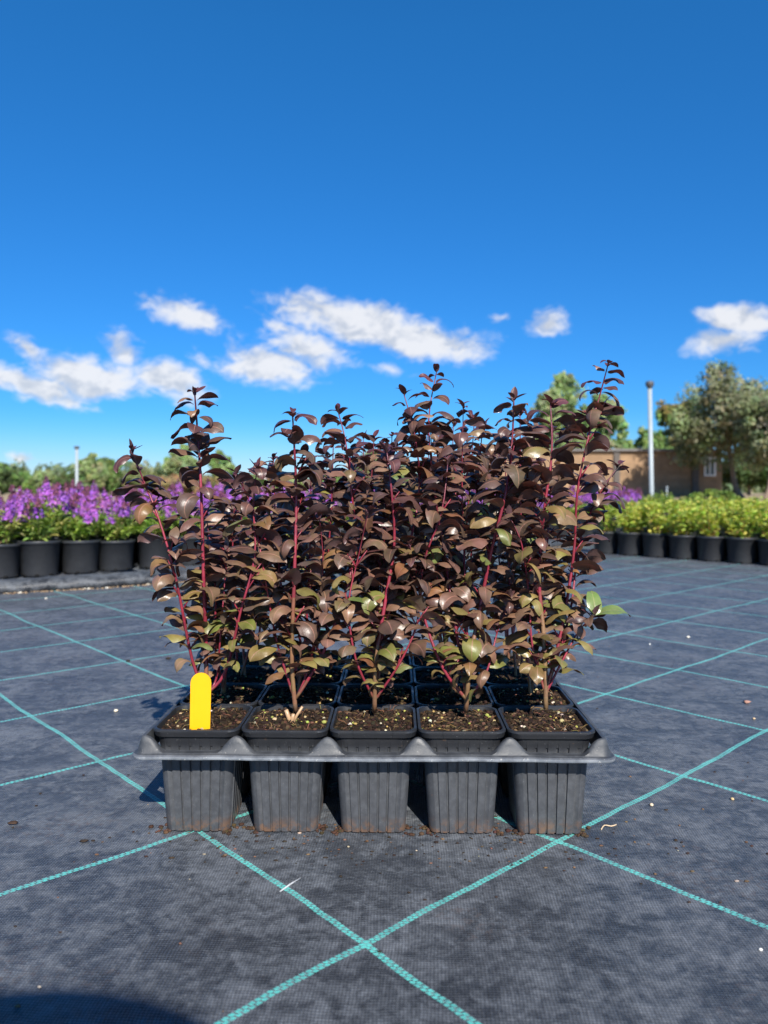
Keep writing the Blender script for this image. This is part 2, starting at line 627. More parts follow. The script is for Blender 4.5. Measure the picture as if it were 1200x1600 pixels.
# raised planting bed with the mat rolled over its edge
rng = random.Random(5)
mb = MB()
prof = [(0.012, -.003), (-.006, .004), (-.012, .016), (-.008, .030), (.006, .042), (.026, .0475), (.055, .0485), (.10, .0495)]
rows = []
for i, p in enumerate(kerb_line):
    a = kerb_line[max(i - 1, 0)]
    b = kerb_line[min(i + 1, len(kerb_line) - 1)]
    t = (b - a).normalized()
    nrm = Vector((-t.y, t.x))
    w = .004 * math.sin(i * 1.7) + rng.uniform(-.003, .003)
    rows.append([(p.x + nrm.x * (q + w), p.y + nrm.y * (q + w), max(z + (w * .6 if 0 < k else 0), -.003)) for k, (q, z) in enumerate(prof)]
                + [(p.x + nrm.x * 9, p.y + nrm.y * 9, BEDH)])
k = len(rows[0])
vs = [v for r in rows for v in r]
fs = [(i * k + j, (i + 1) * k + j, (i + 1) * k + j + 1, i * k + j + 1) for i in range(len(rows) - 1) for j in range(k - 1)]
mb.add(vs, fs)
tag(mb.build('planting_bed', M_MAT_PLAIN), kind='structure')
# line of soil and grit washed against the foot of the bed
mb = MB()
for i in range(len(kerb_line) - 1):
    a, b = kerb_line[i], kerb_line[i + 1]
    t = (b - a)
    ln = t.length
    t.normalize()
    nr = Vector((-t.y, t.x))
    cnt = int(ln * (200 if a.x < 2 else 30))
    for q in range(cnt):
        s = rng.uniform(0, ln)
        o = -abs(rng.gauss(0, .012)) - .004
        c = a + t * s + nr * o
        pale = rng.random()
        tint = (.30, .21, .13) if pale < .8 else ((.16, .10, .06) if pale < .96 else (.6, .55, .45))
        mb.blob((c.x, c.y, .002), rng.uniform(.002, .0055) * (1.3 if pale > .96 else 1), rng, tint, 0, (1.5, 1.2, .6))
tag(mb.build('soil_grit', M_DEBRIS), 'line of sandy soil grit along the foot of the raised bed', 'grit', kind='stuff')

# ------------------------------------------------------------------ leaves
def leaf_geo(mb, base, az, L, Wd, el0, bend, roll=0.0, fold=.25, convex=.35, wave=0.0, phase=0.0, tint=(.1, .06, .05), nu=8, nv=4, blunt=.85,
             edge=None, twist=0.0, rib=None):
    """one leaf blade: arched midrib, folded and reflexed cross-section"""
    base = Vector(base)
    h = Vector((math.cos(az), math.sin(az), 0))
    up = Vector((0, 0, 1))
    side0 = Vector((-math.sin(az), math.cos(az), 0))
    p = base.copy()
    o = len(mb.v)
    if rib:
        nv = 5
        vs_ = (-1, -.55, -.055, .055, .55, 1)
    else:
        vs_ = [-1 + 2 * j / nv for j in range(nv + 1)]
    for i in range(nu + 1):
        t = i / nu
        e = el0 - bend * (t ** 1.15)
        tg = h * math.cos(e) + up * math.sin(e)
        if i:
            p = p + tg * (L / nu)
        rr = roll + twist * t
        n0 = up * math.cos(e) - h * math.sin(e)
        sd = side0 * math.cos(rr) + n0 * math.sin(rr)
        nn = n0 * math.cos(rr) - side0 * math.sin(rr)
        w = Wd * .5 * max(math.sin(math.pi * min(1, (t * .97 + .02)) ** blunt), 0) ** .72
        if i == nu:
            w = Wd * .02
        if i == 0:
            w = Wd * .06
        for j in range(nv + 1):
            v = vs_[j]
            off = w * (fold * abs(v) - convex * v * v) + wave * v * v * Wd * math.sin(phase + t * 8 + (v > 0) * 1.7)
            mb.v.append(tuple(p + sd * (w * v) + nn * off))
    for i in range(nu):
        for j in range(nv):
            a = o + i * (nv + 1) + j
            mb.f.append((a, a + nv + 1, a + nv + 2, a + 1))
            c = tint
            if rib and j == 2:
                c = rib
            elif edge and (j == 0 or j == nv):
                c = edge
            mb.c.append(c)
            mb.m.append(0)


def jit(c, rng, a=.18):
    k = 1 + rng.uniform(-a, a)
    return tuple(max(0, x * k * (1 + rng.uniform(-a * .5, a * .5))) for x in c)


def mixc(a, b, t):
    return tuple(x + (y - x) * t for x, y in zip(a, b))


def catmull(pts, n):
    pts = [Vector(p) for p in pts]
    if len(pts) == 2:
        return [pts[0].lerp(pts[1], i / n) for i in range(n + 1)]
    return [Vector(p) for p in smooth_line(pts, max(2, n // (len(pts) - 1)))]


DARK = (.092, .052, .041)
BRONZE = (.185, .103, .066)
OLIVE = (.180, .150, .042)
GREEN = (.115, .160, .055)
YOUNG = (.085, .030, .034)
RUSTY = (.190, .088, .042)


def leaf_tint(s, green_bias, rng):
    """s = 0 foot of shoot, 1 tip: greener and olive low down, bronze and dark in the middle, wine red at the tip"""
    r = rng.random()
    if s > .86:
        c = mixc(DARK, YOUNG, min(1, (s - .86) / .12)) if r < .8 else BRONZE
    elif rng.random() < .07:
        c = RUSTY
    else:
        pg = max(0.03, .66 - s * .74) * green_bias
        if r < pg * .22:
            c = mixc(GREEN, OLIVE, rng.uniform(.3, 1))
        elif r < pg:
            c = mixc(OLIVE, BRONZE, rng.random() * .7)
        elif r < pg + .5:
            c = mixc(BRONZE, DARK, min(1, rng.random() * .6 + max(0, s - .45) * .7))
        else:
            c = DARK
    return jit(c, rng)


STEM_WOOD, STEM_RED, STEM_DARK = (.20, .110, .058), (.215, .024, .040), (.095, .020, .034)


def make_shoot(pts, rng, woody=.1, r0=.0026, green=1.0, size=1.0, first=.10, leafless=0.0, laterals=.26):
    """stem tube and its foliage, as two meshes"""
    line = catmull(pts, 24)
    L = [0.0]
    for a, b in zip(line, line[1:]):
        L.append(L[-1] + (b - a).length)
    tot = L[-1]

    def at(s):
        d = s * tot
        for i in range(len(L) - 1):
            if L[i + 1] >= d:
                f = (d - L[i]) / max(L[i + 1] - L[i], 1e-6)
                return line[i].lerp(line[i + 1], f), (line[i + 1] - line[i]).normalized()
        return line[-1], (line[-1] - line[-2]).normalized()
    sm = MB()
    k = len(line)
    rad = [r0 * (1 - .72 * (i / (k - 1))) for i in range(k)]
    tints = []
    for i in range(k - 1):
        s = i / (k - 1)
        if s < woody:
            c = STEM_WOOD
        else:
            q = min(1, (s - woody) / .08)
            c = mixc(mixc(STEM_WOOD, STEM_RED, q), STEM_DARK, max(0, min(1, (s - .7) / .25)))
        tints.append(jit(c, rng, .15))
    sm.tube(line, rad, 7, tints)
    fm = MB()
    az = rng.uniform(0, 6.28)
    s = first
    while s < .985:
        p, tg = at(s)
        env = min(1, .50 + s * 1.7) if s < .3 else (1.0 if s < .80 else max(.58, 1 - (s - .80) * 2.0))
        for q in (0, 1):
            if rng.random() < .05:
                continue
            a = az + q * math.pi + rng.uniform(-.4, .4)
            a -= .46 * math.sin(2 * a)                      # blades spread along the row, where there is light
            ll = size * env * rng.uniform(.030, .052)
            if s > .90:
                e0, bd = R(rng.uniform(25, 65)), R(rng.uniform(60, 140))
            else:
                e0, bd = R(rng.uniform(18, 68)), R(rng.uniform(60, 155))
            off = tg * (rng.uniform(-.004, .004))
            pet = Vector((math.cos(a), math.sin(a), .5)) * .0025
            c = leaf_tint(s, green, rng)
            leaf_geo(fm, p + off + pet, a, ll, ll * rng.uniform(.44, .60), e0, bd, R(rng.uniform(-30, 30)), rng.uniform(-.1, .6),
                     rng.uniform(.2, .7), rng.uniform(.04, .16), rng.uniform(0, 6), c, twist=R(rng.uniform(-50, 50)), blunt=rng.uniform(.72, 1.0), nu=9, rib=mixc(c, (.36, .17, .13), .55))
            if rng.random() < laterals and .12 < s < .82:      # a short side twig carrying a few small leaves
                ln = rng.uniform(.012, .032)
                tip = p + Vector((math.cos(a) * .6, math.sin(a) * .6, .9)).normalized() * ln
                sm.tube([p, p.lerp(tip, .5) + Vector((0, 0, .001)), tip], [.0011, .0009, .0006], 5, jit(STEM_RED, rng))
                for w in range(rng.choice((2, 3, 4))):
                    a2 = a + w * 2.2 + rng.uniform(-.5, .5)
                    l2 = size * rng.uniform(.015, .031)
                    leaf_geo(fm, p.lerp(tip, .5 + .5 * rng.random()), a2, l2, l2 * rng.uniform(.45, .6), R(rng.uniform(20, 65)), R(rng.uniform(20, 95)),
                             R(rng.uniform(-30, 30)), .3, .35, .02, rng.uniform(0, 6), leaf_tint(min(.95, s + .25), green, rng), nu=6)
        az += math.pi / 2 + rng.uniform(-.45, .45)
        step = rng.uniform(.0115, .0175) if s < .72 else rng.uniform(.0075, .0120)
        s += step / tot
    # the tip: a tuft of young upright leaves
    p, tg = at(1.0)
    for w in range(4):
        a = az + w * 1.57 + rng.uniform(-.4, .4)
        l2 = size * rng.uniform(.012, .021)
        leaf_geo(fm, p - tg * .002 * w, a, l2, l2 * rng.uniform(.40, .54), R(rng.uniform(25, 75)), R(rng.uniform(-10, 100)), R(rng.uniform(-20, 20)), .5, .2, .02,
                 rng.uniform(0, 6), jit(YOUNG, rng), nu=6)
    return sm, fm


# ------------------------------------------------------------------ square pots, soil
RIM, RIM_Z, PITCH_X, PITCH_Y = .1035, .126, .1045, .105


def square_outline(half, rad, grooves=0, depth=.0026):
    """outline of a rounded square; grooves cut into each side"""
    pts = []
    for sidei in range(4):
        a = sidei * math.pi / 2
        ca, sa = math.cos(a), math.sin(a)
        loc = []
        flat = half - rad
        if grooves:
            n = 7
            pitch = 2 * half * .96 / n
            xs = []
            for g in range(n + 1):
                c = -half * .96 + g * pitch
                for dx, dd in ((-.0016, 0), (-.0008, 1), (.0008, 1), (.0016, 0)):
                    x = c + dx
                    if abs(x) <= flat:
                        xs.append((x, dd))
            loc = [(x, -half + dd * depth) for x, dd in xs]
        else:
            loc = [(-flat + 2 * flat * i / 6, -half) for i in range(7)]
        for i in range(1, 6):                                   # corner arc
            b = -math.pi / 2 + i / 6 * math.pi / 2
            loc.append((flat + rad * math.cos(b), -flat + rad * math.sin(b)))
        pts += [(x * ca - y * sa, x * sa + y * ca) for x, y in loc]
    return pts


def build_pot_mesh():
    mb = MB()
    ref = square_outline(.0455, .013, 1)
    n = len(ref)

    def ring(half, z, groove=1.0, rad=.013):
        # same number of points at every level: scale the grooved outline
        out = []
        f = half / .0455
        for (x, y) in ref:
            m = max(abs(x), abs(y))
            q = 1.0
            if groove < 1 and .0420 < m < .0455 and min(abs(x), abs(y)) < .0326:
                q = 1 + (1 - groove) * (.0455 / m - 1)
            out.append((x * f * q, y * f * q, z))
        return out
    H = RIM / 2
    levels = [ring(.036, .0015, 1), ring(.0378, .002, 1), ring(.0385, .006, 1), ring(.0418, .055, 1), ring(.0447, .098, 1), ring(.0462, .1135, 1), ring(.0468, .1155, .3),
              ring(.0488, .117, 0), ring(.0500, .1175, 0), ring(H - .0008, .1215, 0), ring(H, .1235, 0), ring(H - .0004, .1255, 0), ring(H - .0018, RIM_Z, 0),
              ring(H - .0034, RIM_Z - .0003, 0), ring(.0476, .1215, 0), ring(.0445, .105, 0)]
    vs = [p for l in levels for p in l]
    fs = [(i * n + j, i * n + (j + 1) % n, (i + 1) * n + (j + 1) % n, (i + 1) * n + j) for i in range(len(levels) - 1) for j in range(n)]
    fs.append(tuple(range(n))[::-1])
    mb.add(vs, fs)
    me = mb.mesh('pot', M_POT)
    sharpen(me, 35)
    return me


def soil_tint(rng):
    r = rng.random()
    if r < .76:
        return jit((.022, .013, .008), rng, .5)
    if r < .94:
        return jit((.055, .031, .017), rng, .4)
    return jit((.12, .07, .038), rng, .3)


def build_soil_mesh(seed, rich):
    rng = random.Random(seed)
    mb = MB()
    n = 26
    hs = .0474
    zs = {}
    ph = [rng.uniform(0, 6) for _ in range(6)]
    for i in range(n + 1):
        for j in range(n + 1):
            x, y = -hs + 2 * hs * i / n, -hs + 2 * hs * j / n
            r2 = (x * x + y * y) / hs ** 2
            z = .1215 + .0045 * math.exp(-r2 * 1.4) + .0016 * math.sin(x * 160 + ph[0]) * math.sin(y * 140 + ph[1]) + rng.uniform(-.0013, .0013)
            z -= .0035 * max(abs(x), abs(y)) ** 6 / hs ** 6
            cx_, cy_ = max(0, abs(x) - .0344), max(0, abs(y) - .0344)          # keep within the pot's rounded corners
            if cx_ and cy_ and math.hypot(cx_, cy_) > .013:
                k_ = .013 / math.hypot(cx_, cy_)
                x = math.copysign(.0344 + cx_ * k_, x)
                y = math.copysign(.0344 + cy_ * k_, y)
            zs[i, j] = (x, y, z)
    vs = [zs[i, j] for i in range(n + 1) for j in range(n + 1)]
    for v in [0]:
        o = len(mb.v)
        mb.v.extend(vs)
        for i in range(n):
            for j in range(n):
                a = o + i * (n + 1) + j
                mb.f.append((a, a + n + 1, a + n + 2, a + 1))
                mb.c.append(soil_tint(rng))
                mb.m.append(0)

    def zat(x, y):
        i = min(n, max(0, int((x + hs) / (2 * hs) * n)))
        j = min(n, max(0, int((y + hs) / (2 * hs) * n)))
        return zs[i, j][2]
    for q in range(420 if rich else 110):
        x, y = rng.uniform(-hs, hs) * .96, rng.uniform(-hs, hs) * .96
        mb.blob((x, y, zat(x, y) + .0006), rng.uniform(.0007, .0026), rng, soil_tint(rng), 0, (1.3, 1.2, .8))
    for q in range(24 if rich else 10):                      # pale fertiliser grains and perlite
        x, y = rng.uniform(-hs, hs) * .94, rng.uniform(-hs, hs) * .94
        t = rng.choice(((.42, .33, .17), (.38, .28, .09), (.52, .46, .34), (.30, .31, .07)))
        big = rng.random() < .22
        mb.blob((x, y, zat(x, y) + .0012), rng.uniform(.0012, .0021) * (1.5 if big else 1), rng, jit(t, rng, .2), 0, (1.15, 1, .85))
    for q in range(46 if rich else 10):                      # straw and root fibres
        x, y = rng.uniform(-hs, hs) * .9, rng.uniform(-hs, hs) * .9
        a = rng.uniform(0, 6.28)
        l = rng.uniform(.004, .017)
        z = zat(x, y) + .001
        p0 = Vector((x, y, z))
        p2 = Vector((max(-.045, min(.045, x + math.cos(a) * l)), max(-.045, min(.045, y + math.sin(a) * l)), z + rng.uniform(-.001, .006)))
        p1 = (p0 + p2) / 2 + Vector((rng.uniform(-.002, .002), rng.uniform(-.002, .002), rng.uniform(0, .003)))
        mb.tube([p0, p1, p2], [.0003, .0004, .0002], 4, jit((.17, .105, .05), rng, .5))
    return mb.mesh('soil', M_SOIL)


POT_ME = build_pot_mesh()
SOIL_RICH = [build_soil_mesh(10 + i, True) for i in range(5)]
SOIL_PLAIN = [build_soil_mesh(30 + i, False) for i in range(2)]

# ------------------------------------------------------------------ the tray and its twenty plants
TRAY_C = Vector((-.0093, .855 + 2 * PITCH_Y, 0))
YAW = R(-1.0)


def tray_pt(x, y, z=0.0):
    c, s = math.cos(YAW), math.sin(YAW)
    return Vector((TRAY_C.x + x * c - y * s, TRAY_C.y + x * s + y * c, z))


def build_tray():
    root = empty('plant_tray', TRAY_C, YAW)
    tag(root, 'grey plastic carrying tray with a pale scalloped lip, holding the dark-leaved plants', 'tray')
    hx, hy = 2.5 * PITCH_X, 2 * PITCH_Y
    zf = .1015

    def bump(s, half, pitch, cells):
        """1 between pots and at the corners, 0 in front of each pot"""
        u = (s + half) / pitch
        if u < .0 or u > cells:
            return 1.0
        d = abs(u - round(u)) * pitch                      # distance from the nearest gap between pots
        wid = .0215
        if d >= wid:
            return 0.0
        k = 1 - d / wid
        return 1 - (1 - (.5 * k + .5 * (k * k * (3 - 2 * k)))) ** 1.35
    mb = MB()
    ol, iw = .0165, .0008           # lip reaches out, wall foot
    rad = .022
    per = []
    # walk round the outline: point on pot line (x, y), outward normal, bump height
    nS = 150

    def side(p0, p1, nr, half, cells, pitch, flat):
        for i in range(nS + 1):
            t = i / nS
            p = p0.lerp(p1, t)
            s = -half + 2 * half * t
            b = 1.0 if flat else bump(s, half, pitch, cells)
            per.append((p, nr, b, flat))
    ex = .0015
    X, Y = hx + ex, hy + ex
    V2 = lambda a, b: Vector((a, b))
    side(V2(-X, -Y), V2(X, -Y), V2(0, -1), hx, 5, PITCH_X, False)
    c0 = len(per)
    for i in range(1, 8):
        a = -math.pi / 2 + i / 8 * math.pi / 2
        per.append((V2(X, -Y), V2(math.cos(a), math.sin(a)), 1.0, True))
    side(V2(X, -Y), V2(X, Y), V2(1, 0), hy, 4, PITCH_Y, True)
    for i in range(1, 8):
        a = i / 8 * math.pi / 2
        per.append((V2(X, Y), V2(math.cos(a), math.sin(a)), 1.0, True))
    side(V2(X, Y), V2(-X, Y), V2(0, 1), hx, 5, PITCH_X, False)
    for i in range(1, 8):
        a = math.pi / 2 + i / 8 * math.pi / 2
        per.append((V2(-X, Y), V2(math.cos(a), math.sin(a)), 1.0, True))
    side(V2(-X, Y), V2(-X, -Y), V2(-1, 0), hy, 4, PITCH_Y, True)
    for i in range(1, 8):
        a = math.pi + i / 8 * math.pi / 2
        per.append((V2(-X, -Y), V2(math.cos(a), math.sin(a)), 1.0, True))
    n = len(per)
    rng = random.Random(3)
    lev = []
    for idx, (p, nr, b, flat) in enumerate(per):
        wob = .0005 * math.sin(idx * .07) + .0002 * math.sin(idx * .31)
        top = zf + .002 + .0180 * b
        col = []
        for (q, z) in ((.0005, zf - .0035), (ol - .001, zf - .0042), (ol, zf - .0030), (ol + .0004, zf - .0005), (ol - .0016, zf + .0010), (.0125, zf + .0012),
                       (.0112, zf + .0022), (.0112 - .0030 * b, zf + .002 + .011 * b), (.0072 - .0006 * b, top - .0012 * b), (.0058 - .0004 * b, top), (.0018, top - .0003),
                       (.0006, zf + .002 + .012 * b), (.0005, zf - .0005)):
            zz = z + wob
            col.append((p.x + nr.x * q, p.y + nr.y * q, zz))
        lev.append(col)
    k = len(lev[0])
    vs = [v for l in lev for v in l]
    o = len(mb.v)
    mb.v.extend(vs)
    for i in range(n):
        i2 = (i + 1) % n
        for j in range(k):
            j2 = (j + 1) % k
            mb.f.append((i * k + j, i2 * k + j, i2 * k + j2, i * k + j2))
            lip = j in (1, 2)
            mb.c.append((5.5, 5.5, 5.4) if lip else ((2.2, 2.2, 2.2) if j == 3 else (1, 1, 1)))
            mb.m.append(0)
    o = mb.build('tray_rim', M_TRAY, root)
    autosmooth(o, 50)
    # the deck: bars between the pots
    mb = MB()
    for i in range(1, 5):
        x = -hx + i * PITCH_X
        mb.box(x - .0055, x + .0055, -hy, hy, .0962, .0985)
    for j in range(1, 4):
        y = -hy + j * PITCH_Y
        for i in range(5):
            x = -hx + i * PITCH_X
            mb.box(x + (.0056 if i else 0), x + PITCH_X - (.0056 if i < 4 else 0), y - .005, y + .005, .0964, .0983)
    mb.build('deck', M_TRAY, root, smooth=False)
    return root


build_tray()

SH = {  # front row: shoots as picture points from the foot up, at the depth offset given (metres from the pot's centre)
    0: [([(322, 1105), (322, 1010), (318, 900), (314, 760), (309, 680), (304, 612)], .00, .02, 1.0),
        ([(318, 1108), (300, 1030), (275, 905), (248, 810), (222, 745), (205, 702)], -.015, .0, 1.0),
        ([(334, 1108), (352, 1050), (376, 955), (398, 870), (396, 790), (402, 728)], -.01, .02, 1.15),
        ([(326, 1110), (338, 1060), (345, 985), (352, 900), (358, 838)], .02, .0, 1.3)],
    1: [([(462, 1112), (456, 1030), (460, 900), (463, 780), (460, 700), (457, 646)], -.01, .22, .8),
        ([(458, 1108), (432, 1000), (412, 890), (395, 800), (376, 752)], .0, .12, 1.0),
        ([(466, 1108), (505, 1020), (540, 925), (556, 845), (548, 760), (540, 690), (528, 642)], .005, .12, 1.1),
        ([(460, 1105), (480, 1050), (498, 960), (505, 880), (498, 800)], .02, .05, 1.2)],
    2: [([(585, 1112), (588, 1030), (602, 940), (616, 850), (612, 770), (604, 702)], -.01, .14, 1.0),
        ([(582, 1106), (556, 1030), (545, 945), (560, 870), (575, 800)], -.015, .08, 1.3),
        ([(590, 1106), (622, 1040), (648, 985), (655, 930), (640, 850)], -.01, .08, 1.4),
        ([(586, 1108), (596, 1000), (640, 850), (655, 760), (648, 680), (630, 612)], .02, .1, .9)],
    3: [([(728, 1112), (735, 1030), (752, 940), (768, 860), (790, 770), (800, 690), (803, 622)], -.01, .16, 1.4),
        ([(724, 1106), (690, 1040), (660, 950), (662, 880), (690, 800), (700, 720)], -.012, .08, 1.5),
        ([(732, 1106), (760, 1050), (778, 985), (800, 930)], -.005, .05, 1.5),
        ([(728, 1108), (730, 990), (725, 860), (722, 750), (724, 632)], .02, .1, 1.0),
        ([(724, 1108), (712, 980), (692, 850), (676, 740), (670, 655), (682, 582)], .035, .1, .8)],
    4: [([(853, 1108), (850, 1000), (842, 900), (850, 800), (862, 710), (860, 628)], -.01, .18, 1.5),
        ([(857, 1106), (880, 1030), (905, 985), (930, 962)], -.01, .05, 2.2),
        ([(856, 1106), (876, 990), (896, 870), (902, 770), (920, 680), (938, 615), (951, 566)], .01, .12, 1.1),
        ([(850, 1106), (832, 1010), (826, 930), (815, 850), (792, 800)], -.01, .05, 1.6),
        ([(860, 1106), (890, 960), (905, 850), (935, 775), (968, 726)], .03, .1, 1.0)],
}
ROWN = ['front', 'second', 'third', 'back']
COLN = ['left-hand end', 'second column from the left', 'middle column', 'second column from the right', 'right-hand end']
FRONT_LAB = ['dark-leaved plant in a square pot behind the yellow label, one shoot leaning far left',
             'dark-leaved front plant with a pale cut stub beside its foot, right of the yellow label',
             'dark-leaved plant in the middle front pot, three red stems fanning from one brown foot',
             'dark-leaved plant with olive lower leaves, front pot next right of the middle one',
             'dark-leaved plant with green lower leaves and the tallest shoot, front pot at the right-hand end']
GRP = 'dark-leaved plants in square pots in the tray'
prng = random.Random(77)
for r in range(4):
    for c in range(5):
        loc = tray_pt((c - 2) * PITCH_X, -1.5 * PITCH_Y + r * PITCH_Y)
        root = empty('potted_plant', loc, YAW)
        lab = FRONT_LAB[c] if r == 0 else 'dark burgundy plant in the %s row of the tray, %s' % (ROWN[r], COLN[c])
        tag(root, lab, 'potted plant', GRP)
        link_mesh('pot', POT_ME, root)
        so = link_mesh('soil', SOIL_RICH[c] if r == 0 else (SOIL_RICH[(c * 2 + 1) % 5] if r == 1 else SOIL_PLAIN[(r + c) % 2]), root)
        if r == 1:
            so.rotation_euler.z = math.pi / 2 * (c + 1)
        inv = Matrix.Rotation(-YAW, 3, 'Z')
        shoots = []
        if r == 0:
            for (pp, dy, wood, green) in SH[c]:
                pts = []
                for i, (x, y) in enumerate(pp):
                    f = i / (len(pp) - 1)
                    q = ray_at(x, y, loc.y - .006 + dy * min(1, f * 1.6) + .01 * math.sin(i * 2.1 + c))
                    pts.append(inv @ (q - loc))
                main = not shoots
                if not main:                                    # side shoots leave the woody foot a little above the soil
                    foot = shoots[0][0][0].lerp(shoots[0][0][1], .22)
                    pts[0] = foot
                shoots.append((pts, wood + .06 if main else .0, green, .0031 if main else (.0022 if len(pp) > 5 else .0017)))
        else:
            k = 3 if prng.random() < .35 else 2
            for s in range(k):
                a = 2 * math.pi * s / k + prng.uniform(-.6, .6)
                b = Vector((prng.uniform(-.008, .008), prng.uniform(-.008, .008), .112))
                hgt = prng.uniform(*((.24, .33), (.28, .37), (.29, .385), (.33, .42), (.33, .41))[c])
                if s == 2:
                    hgt *= prng.uniform(.6, .85)
                lean = prng.uniform(.010, .036)
                tip = Vector((math.cos(a) * lean * 1.3, math.sin(a) * lean, .118 + hgt))
                m1 = Vector((math.cos(a) * lean * .6, math.sin(a) * lean * .6, .112 + hgt * .3))
                m2 = Vector((math.cos(a + .3) * lean * 1.1, math.sin(a + .3) * lean, .112 + hgt * .65))
                shoots.append(([b, m1, m2, tip], .1, .7, .0024))
        for (pts, wood, green, r0) in shoots:
            sm, fm = make_shoot(pts, prng, wood, r0, green, (1.0 if r0 > .0028 else .90) if r == 0 else 1.0, first=.13 if r == 0 else .30)
            if r == 0 and c == 4 and pts is shoots[1][0]:       # two big green leaves standing out low on the right
                for (a_, e_, l_) in ((.05, 35, .046), (1.5, 80, .040), (2.6, 60, .028)):
                    leaf_geo(fm, pts[-1], a_, l_, l_ * .5, R(e_), R(70), R(15), .4, .3, .06, 1.0, (.15, .20, .06), nu=9, rib=(.24, .24, .10))
            st = sm.build('stem', M_STEM, root)
            fm.build('foliage', M_LEAF, st)
        if r == 0 and c == 1:                             # the pale sawn stub by the foot
            mb = MB()
            for (dx, dz, rr) in ((-.006, .018, .0028), (.003, .013, .0024), (.014, .022, .0017)):
                mb.tube([(.004, -.014, .116), (.004 + dx * .5, -.016, .122 + dz * .5), (.004 + dx, -.017, .122 + dz)], [rr * 1.2, rr, rr * .9], 7, (.42, .27, .15))
            mb.build('stub', M_STEM, root)

# yellow label standing in the first pot
lp = ray_at(312, 1145, .8725)
zt = ray_at(312, 1052, .8725).z
mb = MB()
hw, th, z0 = .0122, .0006, .1085
out = [(-hw * .97, z0), (hw * .97, z0), (hw, zt - hw)]
for i in range(1, 12):
    a = i / 12 * math.pi
    out.append((hw * math.cos(a), zt - hw + hw * math.sin(a)))
out.append((-hw, zt - hw))
n = len(out)
tilt = .04
vs = [(x, -th + (z - z0) * tilt, z - z0) for x, z in out] + [(x, th + (z - z0) * tilt, z - z0) for x, z in out]
mb.add(vs, [tuple(range(n)), tuple(range(2 * n - 1, n - 1, -1))] + [(i, i + n, (i + 1) % n + n, (i + 1) % n) for i in range(n)])
o = mb.build('plant_label', M_YELLOW, smooth=False)
o.location = (lp.x, lp.y, z0)
o.rotation_euler = (0, R(.8), R(3))
tag(o, 'blank bright yellow plastic plant label with rounded top stuck in the left front pot', 'plant label')

# ------------------------------------------------------------------ round nursery pots with shrubs
POT_R, POT_H = .085, .142


def round_pot():
    mb = MB()
    prof = [(.0, .001), (.066, .001), (.0675, .004), (.070, .010), (POT_R - .007, POT_H - .012), (POT_R - .0065, POT_H - .0118), (POT_R - .001, POT_H - .0112), (POT_R, POT_H - .010),
            (POT_R, POT_H - .002), (POT_R - .001, POT_H), (POT_R - .004, POT_H), (POT_R - .006, POT_H - .004), (POT_R - .009, POT_H - .03)]
    mb.lathe(prof, 36)
    # drainage notches round the foot
    for i in range(8):
        a = 2 * math.pi * i / 8 + .2
        c = (.0695 * math.cos(a), .0695 * math.sin(a), 0)
        mb.box(-.004, .0012, -.007, .007, .0012, .012, mi=1, rz=a, c=c, tint=(.008, .008, .008))
    me = mb.mesh('pot', [M_ROUNDPOT, M_SOIL])
    return me


def round_soil(rng):
    mb = MB()
    n = 24
    base = [(0, 0, POT_H - .012)]
    for rr in (.03, .055, .076):
        for j in range(n):
            a = 2 * math.pi * j / n
            base.append((rr * math.cos(a), rr * math.sin(a), POT_H - .014 + rng.uniform(-.004, .004)))
    fs = [(0, 1 + j, 1 + (j + 1) % n) for j in range(n)]
    for q in range(2):
        for j in range(n):
            fs.append((1 + q * n + j, 1 + (q + 1) * n + j, 1 + (q + 1) * n + (j + 1) % n, 1 + q * n + (j + 1) % n))
    mb.add(base, fs, (.075, .045, .028))
    for q in range(50):
        a, rr = rng.uniform(0, 6.28), .075 * math.sqrt(rng.random())
        mb.blob((rr * math.cos(a), rr * math.sin(a), POT_H - .011), rng.uniform(.002, .006), rng, soil_tint(rng))
    return mb.mesh('soil', M_SOIL)


